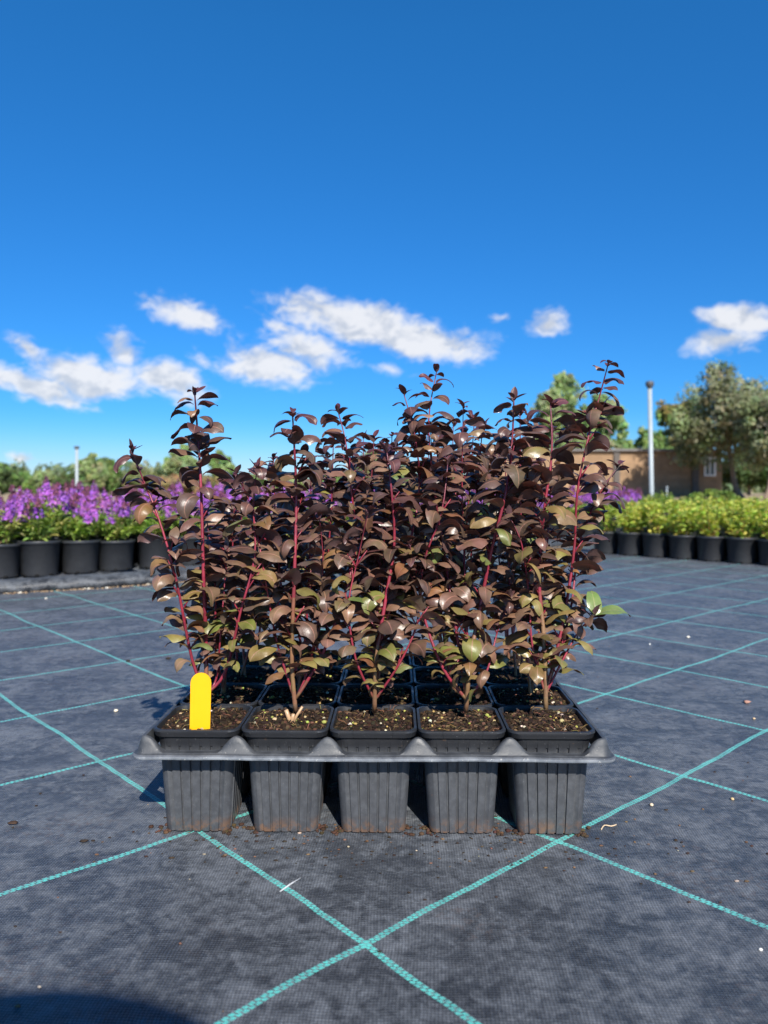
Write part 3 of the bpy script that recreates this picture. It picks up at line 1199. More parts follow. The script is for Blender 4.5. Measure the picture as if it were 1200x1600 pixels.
def purple_shrub_parts(seed, flowers, tall):
    """foliage mesh and flower spike meshes of one shrub"""
    rng = random.Random(seed)
    fm = MB()
    tips = []
    nst = rng.randint(9, 12)
    for s in range(nst):
        a = 2 * math.pi * s / nst + rng.uniform(-.3, .3)
        lean = rng.uniform(.02, .085)
        h = rng.uniform(.060, .150) * tall
        b = Vector((math.cos(a) * .02, math.sin(a) * .02, POT_H - .014))
        m = Vector((math.cos(a) * lean * .7, math.sin(a) * lean * .7, POT_H + h * .5))
        t = Vector((math.cos(a) * lean * 1.15, math.sin(a) * lean * 1.15, POT_H + h))
        line = catmull([b, m, t], 8)
        fm.tube(line, [.0022 - .0012 * i / (len(line) - 1) for i in range(len(line))], 5, (.13, .13, .05))
        tips.append((t, (t - m).normalized()))
        dry = rng.random() < .25
        for k in range(24):
            f = rng.uniform(.12, 1.0)
            i = min(len(line) - 2, int(f * (len(line) - 1)))
            p = line[i].lerp(line[i + 1], f * (len(line) - 1) - i)
            aa = rng.uniform(0, 6.28)
            ll = rng.uniform(.035, .062) * (1.05 - .35 * f)
            c = rng.choice(((.22, .32, .07), (.28, .38, .075), (.17, .26, .06), (.36, .39, .10)))
            if dry and rng.random() < .6:
                c = (.36, .30, .15)
            leaf_geo(fm, p, aa, ll, ll * rng.uniform(.20, .30), R(rng.uniform(15, 70)), R(rng.uniform(10, 80)), R(rng.uniform(-40, 40)), .35, .1, 0, 0, jit(c, rng, .2), nu=4, nv=2)
    for s in range(11):                                      # short leafy side growth round the rim
        a = 2 * math.pi * s / 11 + rng.uniform(-.25, .25)
        b = Vector((math.cos(a) * .03, math.sin(a) * .03, POT_H - .012))
        t = Vector((math.cos(a) * rng.uniform(.075, .11), math.sin(a) * rng.uniform(.075, .11), POT_H + rng.uniform(.03, .105)))
        line = catmull([b, (b + t) / 2 + Vector((0, 0, .012)), t], 6)
        fm.tube(line, .0012, 4, (.2, .2, .07))
        base = rng.choice(((.26, .38, .075), (.34, .44, .08), (.44, .44, .14), (.24, .33, .09)))
        for k in range(15):
            f = rng.uniform(.25, 1.0)
            i = min(len(line) - 2, int(f * (len(line) - 1)))
            p = line[i].lerp(line[i + 1], f * (len(line) - 1) - i)
            ll = rng.uniform(.030, .058)
            leaf_geo(fm, p, a + rng.uniform(-1.3, 1.3), ll, ll * rng.uniform(.16, .26), R(rng.uniform(20, 75)), R(rng.uniform(10, 80)), R(rng.uniform(-40, 40)), .35, .1, 0, 0,
                     jit(base, rng, .2), nu=4, nv=2)
    spikes = []
    rng.shuffle(tips)
    for (t, d) in tips[:flowers]:
        sb = MB()
        d = (d * .6 + Vector((0, 0, 1))).normalized()
        L = rng.uniform(.060, .100)
        sb.tube([t - d * .01, t + d * L * .6, t + d * L], [.0014, .001, .0005], 5, (.12, .05, .06))
        hue = rng.random()
        ca = mixc((.25, .075, .44), (.50, .17, .56), hue)
        bud = rng.random() < .33
        for k in range(105):
            f = rng.random() ** 1.1
            rr = (.019 * (1 - f) ** .7 + .004) * math.sqrt(rng.uniform(.25, 1))
            a = rng.uniform(0, 6.28)
            c = t + d * (L * f) + Vector((math.cos(a) * rr, math.sin(a) * rr, rng.uniform(-.004, .004)))
            col = jit(ca, rng, .35)
            if f > .82 or bud and f > .45:
                col = jit((.22, .075, .13), rng, .3)
            sz = rng.uniform(.005, .0095) * (1 - .45 * f)
            nrm = Vector((math.cos(a), math.sin(a), rng.uniform(-.3, .9))).normalized()
            e1 = nrm.cross(Vector((rng.uniform(-1, 1), rng.uniform(-1, 1), rng.uniform(-1, 1)))).normalized()
            e2 = nrm.cross(e1)
            # a crinkled five-sided floret
            ring = [tuple(c + (e1 * math.cos(q * 1.2566) + e2 * math.sin(q * 1.2566)) * sz * (.7 + .3 * rng.random()) + nrm * sz * rng.uniform(.1, .5)) for q in range(5)]
            sb.add([tuple(c)] + ring, [(0, 1 + q, 1 + (q + 1) % 5) for q in range(5)], col)
        spikes.append(sb)
    return fm, spikes


def lime_shrub_parts(seed):
    rng = random.Random(seed)
    fm = MB()
    nst = rng.randint(12, 15)
    for s in range(nst):
        a = rng.uniform(0, 6.28)
        lean = .105 * math.sqrt(rng.random())
        h = rng.uniform(.06, .185)
        b = Vector((math.cos(a) * .025, math.sin(a) * .025, POT_H - .014))
        m = Vector((math.cos(a) * lean * .7, math.sin(a) * lean * .7, POT_H + h * .5))
        t = Vector((math.cos(a) * lean, math.sin(a) * lean, POT_H + h))
        line = catmull([b, m, t], 8)
        fm.tube(line, [.0018 - .001 * i / (len(line) - 1) for i in range(len(line))], 5, rng.choice(((.36, .24, .06), (.28, .20, .05), (.30, .14, .05))))
        for k in range(26):
            f = rng.uniform(.05, 1.0)
            i = min(len(line) - 2, int(f * (len(line) - 1)))
            p = line[i].lerp(line[i + 1], f * (len(line) - 1) - i)
            p = p + Vector((rng.uniform(-1, 1), rng.uniform(-1, 1), rng.uniform(-1, 1))) * .010
            ll = rng.uniform(.018, .034)
            c = rng.choice(((.40, .47, .085), (.50, .52, .10), (.29, .40, .075), (.54, .48, .11)))
            if f < .35 and rng.random() < .35:
                c = (.28, .17, .08)
            leaf_geo(fm, p, rng.uniform(0, 6.28), ll, ll * rng.uniform(.55, .75), R(rng.uniform(-5, 50)), R(rng.uniform(10, 60)), R(rng.uniform(-40, 40)), .3, .2, 0, 0, jit(c, rng, .2), nu=4, nv=2)
    return fm


rp_me = round_pot()
rs_me = round_soil(random.Random(4))
PURPLE = []
for i, (fl, tall) in enumerate(((5, 1.0), (7, 1.08), (3, .98), (8, 1.1), (5, .95))):
    fm, sp = purple_shrub_parts(100 + i, fl, tall)
    PURPLE.append((fm.mesh('foliage', M_GREEN), [s.mesh('flower_spike', M_PETAL) for s in sp]))
LIME = [lime_shrub_parts(200 + i).mesh('foliage', M_GREEN) for i in range(4)]


def place_purple(i, x, y, z, rz, sc, label, group, part_limit=99):
    r = empty('potted_shrub', (x, y, z), rz)
    r.scale = (sc[0], sc[0], sc[1])
    tag(r, label, 'potted shrub', group)
    f, sp = PURPLE[i]
    link_mesh('pot', rp_me, r)
    link_mesh('soil', rs_me, r)
    link_mesh('foliage', f, r)
    for s in (sp if x / y < .345 or y < 4 else []):           # those at the far right-hand end are out of flower
        link_mesh('flower_spike', s, r)
    return r


def ordinal(n):
    return ['first', 'second', 'third', 'fourth', 'fifth', 'sixth', 'seventh', 'eighth', 'ninth', 'tenth', 'eleventh', 'twelfth', 'thirteenth', 'fourteenth',
            'fifteenth', 'sixteenth', 'seventeenth', 'eighteenth', 'nineteenth', 'twentieth', 'twenty-first', 'twenty-second', 'twenty-third', 'twenty-fourth',
            'twenty-fifth', 'twenty-sixth', 'twenty-seventh', 'twenty-eighth', 'twenty-ninth', 'thirtieth', 'thirty-first', 'thirty-second', 'thirty-third',
            'thirty-fourth', 'thirty-fifth', 'thirty-sixth'][n]


frng = random.Random(9)
# the row standing on the rolled edge, then the rows behind it
row0 = []
meas = [(-13, 905), (50, 902), (115, 897), (172, 893), (235, 889), (292, 885)]
for (x, y) in meas:
    g = ground_at(x, y, BEDH)
    row0.append(Vector((g.x, g.y + .067)))
while row0[-1].x < 6.0 and len(row0) < 36:
    p = row0[-1]
    # follow the kerb at a constant set-back
    best = min(range(1, len(kerb_line) - 1), key=lambda i: (kerb_line[i] - p).length)
    t = (kerb_line[best + 1] - kerb_line[best - 1]).normalized()
    nr = Vector((-t.y, t.x))
    q = p + t * .178
    dist = (q - kerb_line[best]).dot(nr)
    q = q + nr * ((.17 - dist) * .25)
    row0.append(q)
look = ['with a grassy green tuft', 'with violet spikes and dry lower leaves', 'with bright lime lower leaves', 'with sparse violet spikes', 'with tall violet spikes']
GP = 'potted purple-flowering shrubs on the raised bed'
for i, p in enumerate(row0):
    k = (i * 2 + 1) % 5
    place_purple(k, p.x, p.y, BEDH, frng.uniform(0, 6.28), (1, frng.uniform(.93, 1.05)),
                 'purple-flowering shrub on the raised bed edge, %s black pot from the left' % ordinal(i), GP)
nrm = Vector((-.68, .73))
for rr in range(1, 8):
    for i, p in enumerate(row0):
        if rr > 4 and (i % 3 == 2):
            continue
        q = p + nrm * (.172 * rr) + Vector((.73, .68)) * (.09 if rr % 2 else 0) + Vector((frng.uniform(-.015, .015), frng.uniform(-.015, .015)))
        sx = q.x / q.y
        if abs(sx) > .62:
            continue
        place_purple(frng.randrange(5), q.x, q.y, BEDH, frng.uniform(0, 6.28), (1, frng.uniform(.92, 1.10)),
                     'purple-flowering potted shrub in the crowded rows behind the pots on the bed edge', GP + ', rows behind')

# lime green block on the right, standing on the mat
meas = [(952, 866), (985, 867.5), (1023, 870), (1062, 874), (1105, 876.5), (1153, 880), (1200, 884)]
lim = []
for (x, y) in meas:
    g = ground_at(x, y, 0)
    lim.append(Vector((g.x, g.y + .067)))
# even the spacing out along the fitted line
a0 = lim[0]
dirv = (lim[-1] - lim[0]).normalized()
lim = [a0 + dirv * (.168 * i) for i in range(11)]
GL = 'potted lime-green shrubs on the mat'
back = Vector((-dirv.y, dirv.x))
if back.y < 0:
    back = -back
for rr in range(0, 15):
    for i, p in enumerate(lim):
        q = p + back * (.172 * rr) + dirv * (.085 if rr % 2 else 0)
        if rr:
            q = q + Vector((frng.uniform(-.012, .012), frng.uniform(-.012, .012)))
        if q.x / q.y > .60:
            continue
        r = empty('potted_shrub', (q.x, q.y, 0.0005), frng.uniform(0, 6.28))
        s = frng.uniform(.95, 1.08) if rr else frng.uniform(.97, 1.03)
        r.scale = (1, 1, s)
        if rr == 0:
            tag(r, 'lime-green shrub in a round black pot, %s in the front row right of the tray' % ordinal(i), 'potted shrub', GL)
        else:
            tag(r, 'lime-green potted shrub in the dense rows behind the front row right of the tray', 'potted shrub', GL + ', rows behind')
        link_mesh('pot', rp_me, r)
        link_mesh('soil', rs_me, r)
        link_mesh('foliage', LIME[frng.randrange(4)], r)


# ------------------------------------------------------------------ trees and bushes
def crown(mb, rng, c, rx, ry, rz, clumps, per, leaf, tints, clump_r, flat=.0):
    """leafy volume: clumps scattered through an uneven ellipsoid, each a cloud of small leaf faces"""
    for q in range(clumps):
        while True:
            v = Vector((rng.uniform(-1, 1), rng.uniform(-1, 1), rng.uniform(-1, 1)))
            if .15 < v.length < 1:
                break
        v = v * (.55 + .45 * rng.random() ** .4)
        cc = Vector((c[0] + v.x * rx, c[1] + v.y * ry, c[2] + v.z * rz))
        tint = jit(rng.choice(tints), rng, .22)
        cr = clump_r * rng.uniform(.6, 1.35)
        for k in range(per):
            d = Vector((rng.gauss(0, 1), rng.gauss(0, 1), rng.gauss(0, .8)))
            d = d.normalized() * cr * rng.random() ** .45
            p = cc + d
            s = leaf * rng.uniform(.7, 1.6)
            n = (d.normalized() * .8 + Vector((rng.uniform(-.7, .7), rng.uniform(-.7, .7) - .35, rng.uniform(-.2, 1.2)))).normalized()
            e1 = n.cross(Vector((rng.uniform(-1, 1), rng.uniform(-1, 1), .3))).normalized()
            e2 = n.cross(e1)
            w = s * rng.uniform(.4, .7)
            bend = n * (-s * .2)
            mb.add([tuple(p - e1 * s + bend), tuple(p - e2 * w), tuple(p + e1 * s + bend), tuple(p + e2 * w)], [(0, 1, 2), (0, 2, 3)], jit(tint, rng, .2))


def tree(name, label, px, top, width, Y, tints, seed, trunk_w=.10, base_z=0.0, crown_low=.28, lobes=4, leaf=.11, dens=1.0, group=None, lean=0.0, cat='tree'):
    rng = random.Random(seed)
    t = ray_at(px, top, Y)
    H = t.z - base_z
    wd = width / FPX * Y
    root = empty(name, (t.x, Y, base_z))
    tag(root, label, cat, group)
    mb = MB()
    cl = H * crown_low
    hub = Vector((lean * .3, 0, cl + (H - cl) * .35))
    mb.tube(catmull([(lean, 0, -.05), (lean * .6 + .03, .02, cl * .6), hub], 8), [trunk_w * (1 - .45 * i / 8) for i in range(9)], 9)
    cm = MB()
    cz = (H + cl) / 2
    crown(cm, rng, (0, 0, cz - .02 * H), wd * .44, wd * .44, (H - cl) * .45, int(80 * dens), 46, leaf, tints, wd * .095)
    for q in range(lobes):
        a = 2 * math.pi * q / lobes + rng.uniform(-.5, .5)
        zz = cl + (H - cl) * rng.uniform(.28, .80)
        k = .30 if zz > cz else .36
        c = Vector((math.cos(a) * wd * k, math.sin(a) * wd * k, zz))
        rr = wd * rng.uniform(.15, .22)
        crown(cm, rng, c, rr, rr, min(rr * 1.1, (H - cl) * .3), int(26 * dens), 42, leaf, tints, wd * .075)
        mb.tube(catmull([hub * .8, (hub + c) / 2 + Vector((0, 0, -.05 * H)), c], 6), [trunk_w * .42, trunk_w * .36, trunk_w * .3, trunk_w * .24, trunk_w * .18, trunk_w * .12, trunk_w * .08][:7], 6)
    crown(cm, rng, (rng.uniform(-.1, .1) * wd, 0, H - wd * .13), wd * .15, wd * .15, wd * .13, int(16 * dens), 40, leaf, tints, wd * .06)
    mb.build('trunk', M_TRUNK, root)
    cm.build('crown', M_CROWN, root, smooth=False)
    return root


LIGHT = [(.28, .35, .155), (.235, .31, .13), (.33, .375, .18)]
MID = [(.20, .30, .095), (.16, .25, .08), (.24, .32, .105)]
DEEP = [(.10, .145, .055), (.085, .125, .048), (.12, .165, .06)]
PALE = [(.20, .215, .085), (.165, .19, .07), (.22, .22, .10)]
OLIV = [(.27, .275, .17), (.21, .22, .13), (.33, .33, .21), (.17, .18, .10)]
RUST = [(.30, .235, .085), (.25, .215, .08), (.19, .21, .065)]
TAN = [(.36, .24, .12), (.30, .20, .10), (.26, .2, .09)]

tree('tree', 'large grey-olive tree before the tan building, trunk leaning', 1128, 566, 178, 36.5, OLIV, 1, .17, crown_low=.18, lobes=8, leaf=.08, dens=1.8, lean=1.0)
tree('tree', 'grey-olive tree cut by the right edge of the photo', 1212, 612, 130, 33, OLIV, 2, .13, crown_low=.20, lobes=7, leaf=.085, dens=1.9, lean=-.5)
tree('tree', 'rust-tinged green tree just left of the grey-olive tree', 1072, 622, 92, 44, RUST + MID[:1], 3, .14, crown_low=.2, lobes=4, leaf=.11, dens=1.1)
tree('tree', 'tall light-green tree with a twin top behind the right-hand shoots', 880, 582, 112, 50, LIGHT, 4, .2, crown_low=.12, lobes=6, leaf=.13, dens=1.6)
tree('tree', 'light-green tree rising behind the tallest dark shoot', 945, 612, 90, 52, LIGHT + MID[:1], 5, .2, crown_low=.12, lobes=5, leaf=.13, dens=1.4)
tree('tree', 'low mid-green tree between the light-green trees and the right lamp post', 1005, 668, 84, 54, MID + LIGHT[:1], 6, .15, crown_low=.1, lobes=4, leaf=.13)
tree('tree', 'dark green tree far right under the grey-olive crowns', 1170, 690, 110, 52, DEEP, 7, .15, crown_low=.08, lobes=5, leaf=.14)
tree('tree', 'light-green tree beside the left lamp post', 147, 708, 44, 52, LIGHT, 8, .15, crown_low=.1, lobes=4, leaf=.12)
tree('tree', 'slim light-green tree right of the left lamp post', 172, 718, 34, 54, MID, 9, .12, crown_low=.1, lobes=3, leaf=.12)
tree('tree', 'pale low tree in the gap left of the tall left shoot', 215, 736, 62, 56, PALE, 10, .12, crown_low=.08, lobes=4, leaf=.13)
tree('tree', 'light-green tree behind the tall left shoot', 283, 694, 58, 52, LIGHT, 11, .16, crown_low=.1, lobes=5, leaf=.12, dens=1.2)
tree('tree', 'narrow green tree right of the tall left shoot', 346, 703, 44, 52, MID + LIGHT[:1], 12, .14, crown_low=.1, lobes=4, leaf=.12)
tree('tree', 'dark rounded tree at the left edge of the photo', 2, 722, 58, 56, DEEP + MID[:1], 13, .14, crown_low=.06, lobes=5, leaf=.14)
tree('tree', 'pale yellowish tree seen through the gap in the middle of the plants', 575, 703, 66, 54, PALE + LIGHT[:1], 14, .15, crown_low=.1, lobes=4, leaf=.13)
for i, (x, y, w, tt) in enumerate(((42, 738, 46, MID), (72, 734, 44, LIGHT), (100, 738, 40, DEEP), (250, 744, 50, PALE), (415, 735, 70, MID), (470, 742, 60, LIGHT),
                                   (510, 738, 60, MID), (640, 738, 66, LIGHT), (700, 742, 60, MID), (762, 716, 50, MID), (-45, 730, 60, MID), (1260, 690, 90, MID))):
    tree('tree', 'small distant %s tree in the low treeline, %s' % (('mid-green', 'light-green', 'dark green', 'pale')[(MID, LIGHT, DEEP, PALE).index(tt)],
         ('second tree from the left edge', 'third from the left edge', 'just left of the left lamp post', 'left of the tan dry hedge', 'behind the second plant', 'behind the taller second shoot',
          'left of the pale yellowish tree', 'right of the pale yellowish tree', 'behind the fourth plant', 'left of the tall twin-topped tree', 'just outside the left edge', 'just outside the right edge')[i]),
         x, y, w, 60, tt, 40 + i, .1, crown_low=.05, lobes=4, leaf=.14, dens=.8, group='trees of the far treeline')
tree('dry_hedge', 'tan dry hedge behind the purple flowers left of the tall left shoot', 268, 741, 62, 30, TAN, 60, .05, crown_low=.05, lobes=4, leaf=.06, dens=1.1, cat='hedge')
tree('dry_hedge', 'tan dry hedge behind the purple flowers right of the tall left shoot', 330, 746, 70, 31, TAN + PALE[:1], 61, .05, crown_low=.05, lobes=4, leaf=.06, dens=1.1, cat='hedge')
for i, (x, y, w, Y, lab) in enumerate(((1106, 764, 62, 9.6, 'yellow-green leafy bush behind the lime pots, below the building corner'),
                                       (1140, 767, 50, 9.4, 'yellow-green leafy bush behind the lime pots, right one under the grey-olive tree'),
                                       (1075, 776, 50, 9.8, 'low green bush behind the lime pots below the shaded wall'))):
    tree('bush', lab, x, y, w, Y, [(.15, .22, .04), (.20, .25, .045), (.10, .17, .035)], 70 + i, .012, crown_low=.05, lobes=4, leaf=.022, dens=1.0, cat='bush', group='leafy bushes behind the lime pots')

# far-off wood closing the horizon
wrng = random.Random(88)
mb = MB()
for q in range(300):
    xx = wrng.uniform(-110, 110)
    yy = 88 + wrng.uniform(-5, 8) - abs(xx) * .1
    hh = 2.1 + 1.1 * math.sin(xx * .13) + .7 * math.sin(xx * .41 + 1) + wrng.uniform(-.3, .9)
    crown(mb, wrng, (xx, yy, hh * .5), 2.0, 1.5, hh * .55, 7, 26, .30, [(.20, .24, .13), (.16, .21, .11), (.24, .26, .14)], .9)
tag(mb.build('far_wood', M_CROWN, smooth=False), 'low green far-off wood along the horizon', 'wood', kind='stuff')

# ------------------------------------------------------------------ low building
BY = 40.0
bx0, bx1 = ray_at(768, 700, BY).x, ray_at(1128, 700, BY).x
bz0, bz1 = ray_at(768, 705, BY).z, ray_at(1128, 699, BY).z
root = empty('low_building', ((bx0 + bx1) / 2, BY, 0))
tag(root, 'low tan block building with flat grey roof and one white window', 'building')
hx = (bx1 - bx0) / 2
wx0, wx1 = ray_at(1100, 700, BY).x - root.location.x, ray_at(1118, 700, BY).x - root.location.x
wz0, wz1 = ray_at(1100, 744, BY).z, ray_at(1100, 714, BY).z
mb = MB()
topz = bz0
mb.box(-hx, wx0, 0, .25, -.05, topz)
mb.box(wx1, hx, 0, .25, -.05, topz)
mb.box(wx0, wx1, 0, .25, -.05, wz0)
mb.box(wx0, wx1, 0, .25, wz1, topz)
mb.box(-hx, -hx + .25, .25, 5, -.05, topz)
mb.box(hx - .25, hx, .25, 5, -.05, topz)
mb.box(-hx, hx, 5, 5.25, -.05, topz)
mb.build('wall', M_WALL, root, smooth=False)
mb = MB()
mb.box(-hx - .15, hx + .15, -.22, 5.4, topz + .003, topz + .12)
mb.build('roof', M_ROOF, root, smooth=False)
for x in (963, 1086):
    mb = MB()
    xx = ray_at(x, 720, BY).x - root.location.x
    mb.box(xx - .16, xx + .16, -.12, -.004, -.05, topz)
    mb.build('post', M_DARKPOST, root, smooth=False)
win = MB()
f = .09
win.box(wx0, wx1, -.05, .05, wz0, wz0 + f)
win.box(wx0, wx1, -.05, .05, wz1 - f, wz1)
win.box(wx0, wx0 + f, -.048, .05, wz0 + f, wz1 - f)
win.box(wx1 - f, wx1, -.048, .05, wz0 + f, wz1 - f)
win.box((wx0 + wx1) / 2 - .03, (wx0 + wx1) / 2 + .03, -.046, .05, wz0 + f, wz1 - f)
wf = win.build('window', M_WHITE, root, smooth=False)
pm = MB()
pm.box(wx0 + f, wx1 - f, .052, .06, wz0 + f, wz1 - f)
pm.build('pane', M_GLASS, wf, smooth=False)


# ------------------------------------------------------------------ lamp posts
def lamp_post(px, top, Y, r, label):
    t = ray_at(px, top, Y)
    root = empty('lamp_post', (t.x, Y, 0))
    tag(root, label, 'lamp post')
    H = t.z
    hd = .17 * H / 2.75
    mb = MB()
    mb.lathe([(0, -.02), (r * 1.7, -.02), (r * 1.7, .02), (r * 1.05, .03), (r, .06), (r * .92, H - hd), (0, H - hd)], 20)
    mb.build('pole', M_GALV, root)
    mb = MB()
    mb.lathe([(0, H - hd + .001), (r * 1.0, H - hd + .001), (r * 1.15, H - hd * .8), (r * 1.75, H - hd * .65), (r * 1.85, H - hd * .25), (r * 1.4, H - .01), (0, H)], 20)
    mb.build('lamp_head', M_LAMP, root)
    return root


lp_r = lamp_post(1018.5, 595, 16.0, .048, 'pale steel lamp post with dark round head left of the grey-olive tree')
lp_r.rotation_euler = (0, R(-1.0), 0)
lamp_post(120, 697, 36.0, .072, 'distant pale lamp post with small dark head on the left above the purple flowers')
# thin irrigation riser behind the lime pots
mb = MB()
q = ray_at(1042, 760, 13)
mb.tube([(0, 0, -.01), (0, 0, .2), (0, 0, q.z - .03)], .012, 8)
mb.lathe([(0, q.z - .03), (.022, q.z - .028), (.022, q.z - .005), (0, q.z)], 10)
o = mb.build('sprinkler_riser', M_GALV)
o.location = (q.x, 13, 0)
tag(o, 'thin grey sprinkler riser standing behind the lime-green pots', 'sprinkler')

# ------------------------------------------------------------------ small litter on the mat
drng = random.Random(21)


def pebble(x, y, r, tint, label, sq=(1.2, 1, .75)):
    g = ground_at(x, y)
    mb = MB()
    r *= .78
    mb.blob((0, 0, r * .55), r, drng, tint, 0, sq)
    o = mb.build('pebble', M_DEBRIS)
    o.location = (g.x, g.y, 0)
    tag(o, label, 'pebble', 'pebbles and clods on the mat')


pebble(1075, 997, .0060, (.72, .68, .58), 'white pebble lying on the mat right of the tray, below the lime pots')
pebble(1167, 1099, .0065, (.36, .20, .15), 'reddish pebble on the mat near the right edge', (1.5, 1, .7))
pebble(1178, 1124, .0035, (.5, .36, .22), 'small tan pebble beside the teal line near the right edge')
pebble(181, 1112, .0050, (.66, .58, .45), 'pale pebble on the mat left of the yellow label')
pebble(200, 1034, .0055, (.030, .022, .017), 'dark clod lying on a teal line left of the tray', (1.4, 1, .6))
pebble(263, 1030, .0065, (.040, .030, .022), 'dark clod between teal lines left of the plants', (1.6, 1, .6))
pebble(1018, 1259, .0032, (.55, .45, .32), 'pale grain on the mat right of the end pot')
pebble(1144, 1250, .0034, (.50, .36, .19), 'ochre grain on the mat lower right')
pebble(1188, 1485, .0022, (.75, .72, .65), 'tiny white grain near the lower right corner')
pebble(132, 1316, .0042, (.032, .022, .016), 'dark clod on the mat lower left', (1.7, 1, .5))
pebble(20, 1288, .0055, (.05, .030, .020), 'brown soil smear clod near the left edge', (2.0, 1.0, .4))
pebble(1015, 1007, .0032, (.7, .7, .66), 'small white grain behind the right side of the tray')
pebble(72, 936, .0060, (.62, .56, .46), 'pale pebble on the mat below the bed edge at left')
mb = MB()
g = ground_at(950, 1294)
mb.tube(catmull([(-.010, -.006, .001), (-.004, .001, .003), (.004, .001, .002), (.012, .006, .0015)], 9), .0008, 5, (.50, .38, .25))
o = mb.build('twig', M_DEBRIS)
o.location = (g.x, g.y, 0)
tag(o, 'short pale twig lying on the mat right of the end pot', 'twig')
mb = MB()
g = ground_at(452, 1384)
mb.tube([(-.008, -.012, .0006), (0, 0, .0009), (.010, .014, .0006)], [.0006, .0011, .0006], 5, (.42, .43, .44))
o = mb.build('thread', M_DEBRIS)
o.location = (g.x, g.y, 0)
tag(o, 'pale frayed thread on the mat beside the teal line before the tray', 'thread')
# soil crumbs spilled round the tray
mb = MB()
for q in range(420):
    m = drng.random()
    if m < .55:
        x, y = drng.gauss(0, .19), drng.gauss(.855, .035)
        x += -.01
        if y > .862 and abs(x) < .3 and drng.random() < .4:
            y = drng.uniform(.80, .868)
    elif m < .8:
        x, y = drng.uniform(-.5, .55), drng.uniform(.5, 1.1)
    else:
        x, y = drng.uniform(-1.6, 1.9), drng.uniform(.9, 3.0)
    t = drng.random()
    tint = (.035, .022, .015) if t < .66 else ((.13, .075, .045) if t < .96 else (.36, .29, .21))
    mb.blob((x, y, .0006), drng.uniform(.0005, .0017), drng, jit(tint, drng, .3), 0, (drng.uniform(1, 2.2), 1.0, .7))
for c in range(5):
    for q in range(38):                                    # soil pressed out round the feet of the pots
        p = tray_pt((c - 2) * PITCH_X + drng.choice((-1, 1)) * drng.gauss(.039, .006), -1.5 * PITCH_Y - .036 + drng.uniform(-.006, .02))
        mb.blob((p.x, p.y, .001), drng.uniform(.0008, .0028), drng, jit((.06, .033, .02), drng, .4), 0, (1.4, 1.2, .8))
tag(mb.build('soil_crumbs', M_DEBRIS), 'dark soil crumbs scattered on the mat round the tray', 'soil crumbs', kind='stuff')

# ------------------------------------------------------------------ the photographer, squatting behind the camera with a phone; the shadow reaches the lower left
M_SKIN = simple("skin", (.50, .30, .21), .5, .06, 30)
M_SHIRT = simple("navy_shirt_cloth", (.05, .07, .13), .85, .15, 60)
M_TROUSERS = simple("grey_trouser_cloth", (.11, .11, .12), .85, .15, 60)
M_SHOE = simple("dark_shoe_leather", (.05, .035, .03), .6, .2, 40)
M_HAIR = simple("brown_hair", (.05, .032, .02), .6, .3, 150)
M_PHONE = simple("black_phone_glass", (.015, .015, .017), .15, .1, 10)
PSH = Vector((.05, -.165, 0))                            # where the squatting figure stands, before the arms reach forward
proot = empty('person', (-.03, -.62, 0))
tag(proot, 'squatting person in navy shirt, grey trousers and straw hat, behind the viewpoint', 'person')
PV, PE, PR = [], [], []


def joint(p, r, parent=None):
    w_ = max(0, min(1, (-.12 - p[1]) / .30))
    p = Vector(p) + PSH * w_ - Vector((0, 0, .12)) * w_ * max(0, min(1, (p[2] - .18) / .42))
    PV.append(p - Vector((-.03, -.62, 0)))
    PR.append(r if isinstance(r, tuple) else (r, r))
    if parent is not None:
        PE.append((parent, len(PV) - 1))
    return len(PV) - 1


X0 = -.03
pel = joint((X0, -.78, .26), (.145, .12))
sp1 = joint((X0, -.72, .42), (.13, .105), pel)
sp2 = joint((X0, -.63, .60), (.15, .11), sp1)
sp3 = joint((X0, -.56, .73), (.13, .095), sp2)
nk = joint((X0, -.53, .80), (.055, .058), sp3)
nk2 = joint((X0, -.515, .84), (.054, .058), nk)
jaw = joint((X0, -.495, .885), (.064, .078), nk2)
fac = joint((X0, -.500, .935), (.074, .092), jaw)
crn = joint((X0, -.515, .985), (.062, .076), fac)
nose = joint((X0, -.405, .915), (.010, .012), fac)
for sg in (-1, 1):
    joint((X0 + sg * .078, -.51, .925), (.010, .018), fac)                  # ears
    sh = joint((X0 + sg * .185, -.54, .735), .062, sp3)
    el = joint((X0 + sg * .225, -.34, .56), .043, sh)
    wr = joint((X0 + .03 * (1 + 0) + sg * .075, -.115, .43), .027, el)
    pm_ = joint((X0 + .03 + sg * .060, -.065, .425), (.030, .017), wr)
    kn2 = joint((X0 + .03 + sg * .052, -.035, .424), (.030, .014), pm_)
    for q, (dz, ln) in enumerate(((.028, .034), (.010, .040), (-.009, .037), (-.027, .030))):
        a = joint((X0 + .03 + sg * .050, -.022, .424 + dz), .0088, kn2)
        b = joint((X0 + .03 + sg * .040, -.013 , .424 + dz * 1.05), .0080, a)
        joint((X0 + .03 + sg * (.040 - ln * .55), -.0165, .424 + dz * 1.05), .0070, b)
    t1 = joint((X0 + .03 + sg * .050, -.070, .455), .0105, pm_)
    joint((X0 + .03 + sg * .026, -.050, .462), .0085, t1)
    hp = joint((X0 + sg * .11, -.74, .25), .092, pel)
    kn = joint((X0 + sg * .19, -.38, .45), .062, hp)
    an = joint((X0 + sg * .17, -.50, .085), .040, kn)
    he = joint((X0 + sg * .175, -.47, .045), (.040, .040), an)
    joint((X0 + sg * .20, -.33, .032), (.042, .028), he)
pmesh = bpy.data.meshes.new('body_skeleton')
pmesh.from_pydata([tuple(v) for v in PV], PE, [])
po = bpy.data.objects.new('body_skeleton', pmesh)
COL.objects.link(po)
md = po.modifiers.new('skin', 'SKIN')
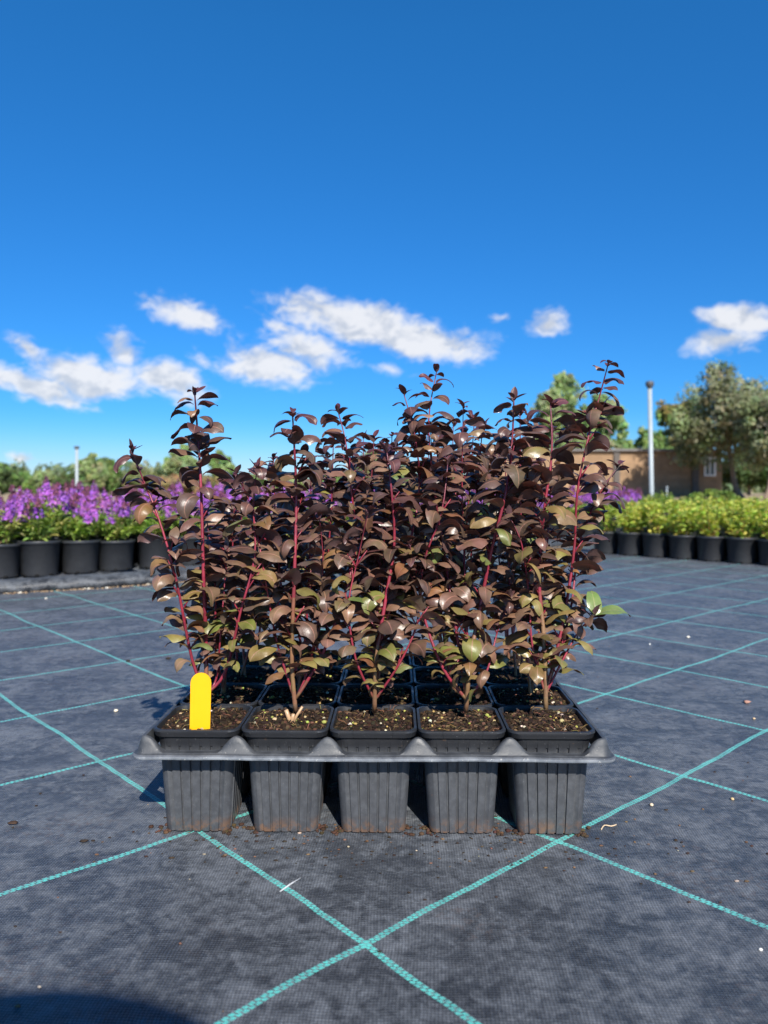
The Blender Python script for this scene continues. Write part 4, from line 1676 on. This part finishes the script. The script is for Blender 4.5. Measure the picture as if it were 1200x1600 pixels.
for i, d in enumerate(pmesh.skin_vertices[0].data):
    d.radius = PR[i]
    d.use_root = (i == 0)
sb_ = po.modifiers.new('sub', 'SUBSURF')
sb_.levels = sb_.render_levels = 2
dg = bpy.context.evaluated_depsgraph_get()
body_me = bpy.data.meshes.new_from_object(po.evaluated_get(dg))
bpy.data.objects.remove(po)
body_me.name = 'body'
body_me.materials.clear()
for m in (M_SKIN, M_SHIRT, M_TROUSERS, M_SHOE):
    body_me.materials.append(m)
for f in body_me.polygons:
    c = f.center + Vector((-.03, -.62, 0))
    w_ = max(0, min(1, (-.12 - c.y) / .42))
    c = c - PSH * w_
    if c.z > .12:
        c.z += .12 * w_ * max(0, min(1, (c.z - .18) / .30))
    mi = 1
    if c.z > .825:
        mi = 0
    elif c.y > -.13 and c.z > .36:
        mi = 0
    elif c.z < .075:
        mi = 3
    elif c.z < .38 and c.y < -.2 or (c.y > -.60 and c.z < .53 and abs(c.x - X0) > .1 and c.y < -.30):
        mi = 2
    f.material_index = mi
    f.use_smooth = True
link_mesh('body', body_me, proot)
mb = MB()
hr = []
for i in range(9):
    th = i / 8 * R(112)
    for j in range(20):
        a = 2 * math.pi * j / 20
        front = max(0, math.sin(a))
        t2 = th * (1 - .48 * front)
        hr.append((.082 * math.sin(t2) * math.cos(a), .106 + .100 * math.sin(t2) * math.sin(a), .945 + .112 * math.cos(t2) - .01))
hr = [(x + PSH.x, y + PSH.y, z - .12) for x, y, z in hr]
mb.add(hr, [(i * 20 + j, i * 20 + (j + 1) % 20, (i + 1) * 20 + (j + 1) % 20, (i + 1) * 20 + j) for i in range(8) for j in range(20)])
mb.build('hair', M_HAIR, proot)
for sg in (-1, 1):
    mb = MB()
    mb.blob((sg * .030 + PSH.x, .199 + PSH.y, .818), .011, random.Random(1), (1, 1, 1))
    mb.build('eye', M_WHITE, proot)
mb = MB()
mb.tube([(x + PSH.x, y + PSH.y, z - .12) for x, y, z in ((-.022, .196, .872), (0, .203, .871), (.022, .196, .872))], [.003, .006, .003], 6)
mb.build('mouth', M_SKIN, proot)
mb = MB()
mb.lathe([(.095, .010), (.225, -.006), (.228, -.002), (.098, .016), (.088, .075), (.070, .098), (0, .103)], 40, c=(PSH.x, PSH.y + .105, .885))
mb.build('hat', simple("straw", (.45, .34, .18), .8, .2, 80), proot)  # unseen hat, added with a wide brim to broaden the figure's shadow
mb = MB()
mb.box(-.037, .037, -.0095, -.0020, -.078, .078)
ph = mb.build('phone', M_PHONE, smooth=False)
ph.location = (0, -.020, CAM_H - .002)
tag(ph, 'black mobile phone held upright in both hands by the squatting person', 'phone')
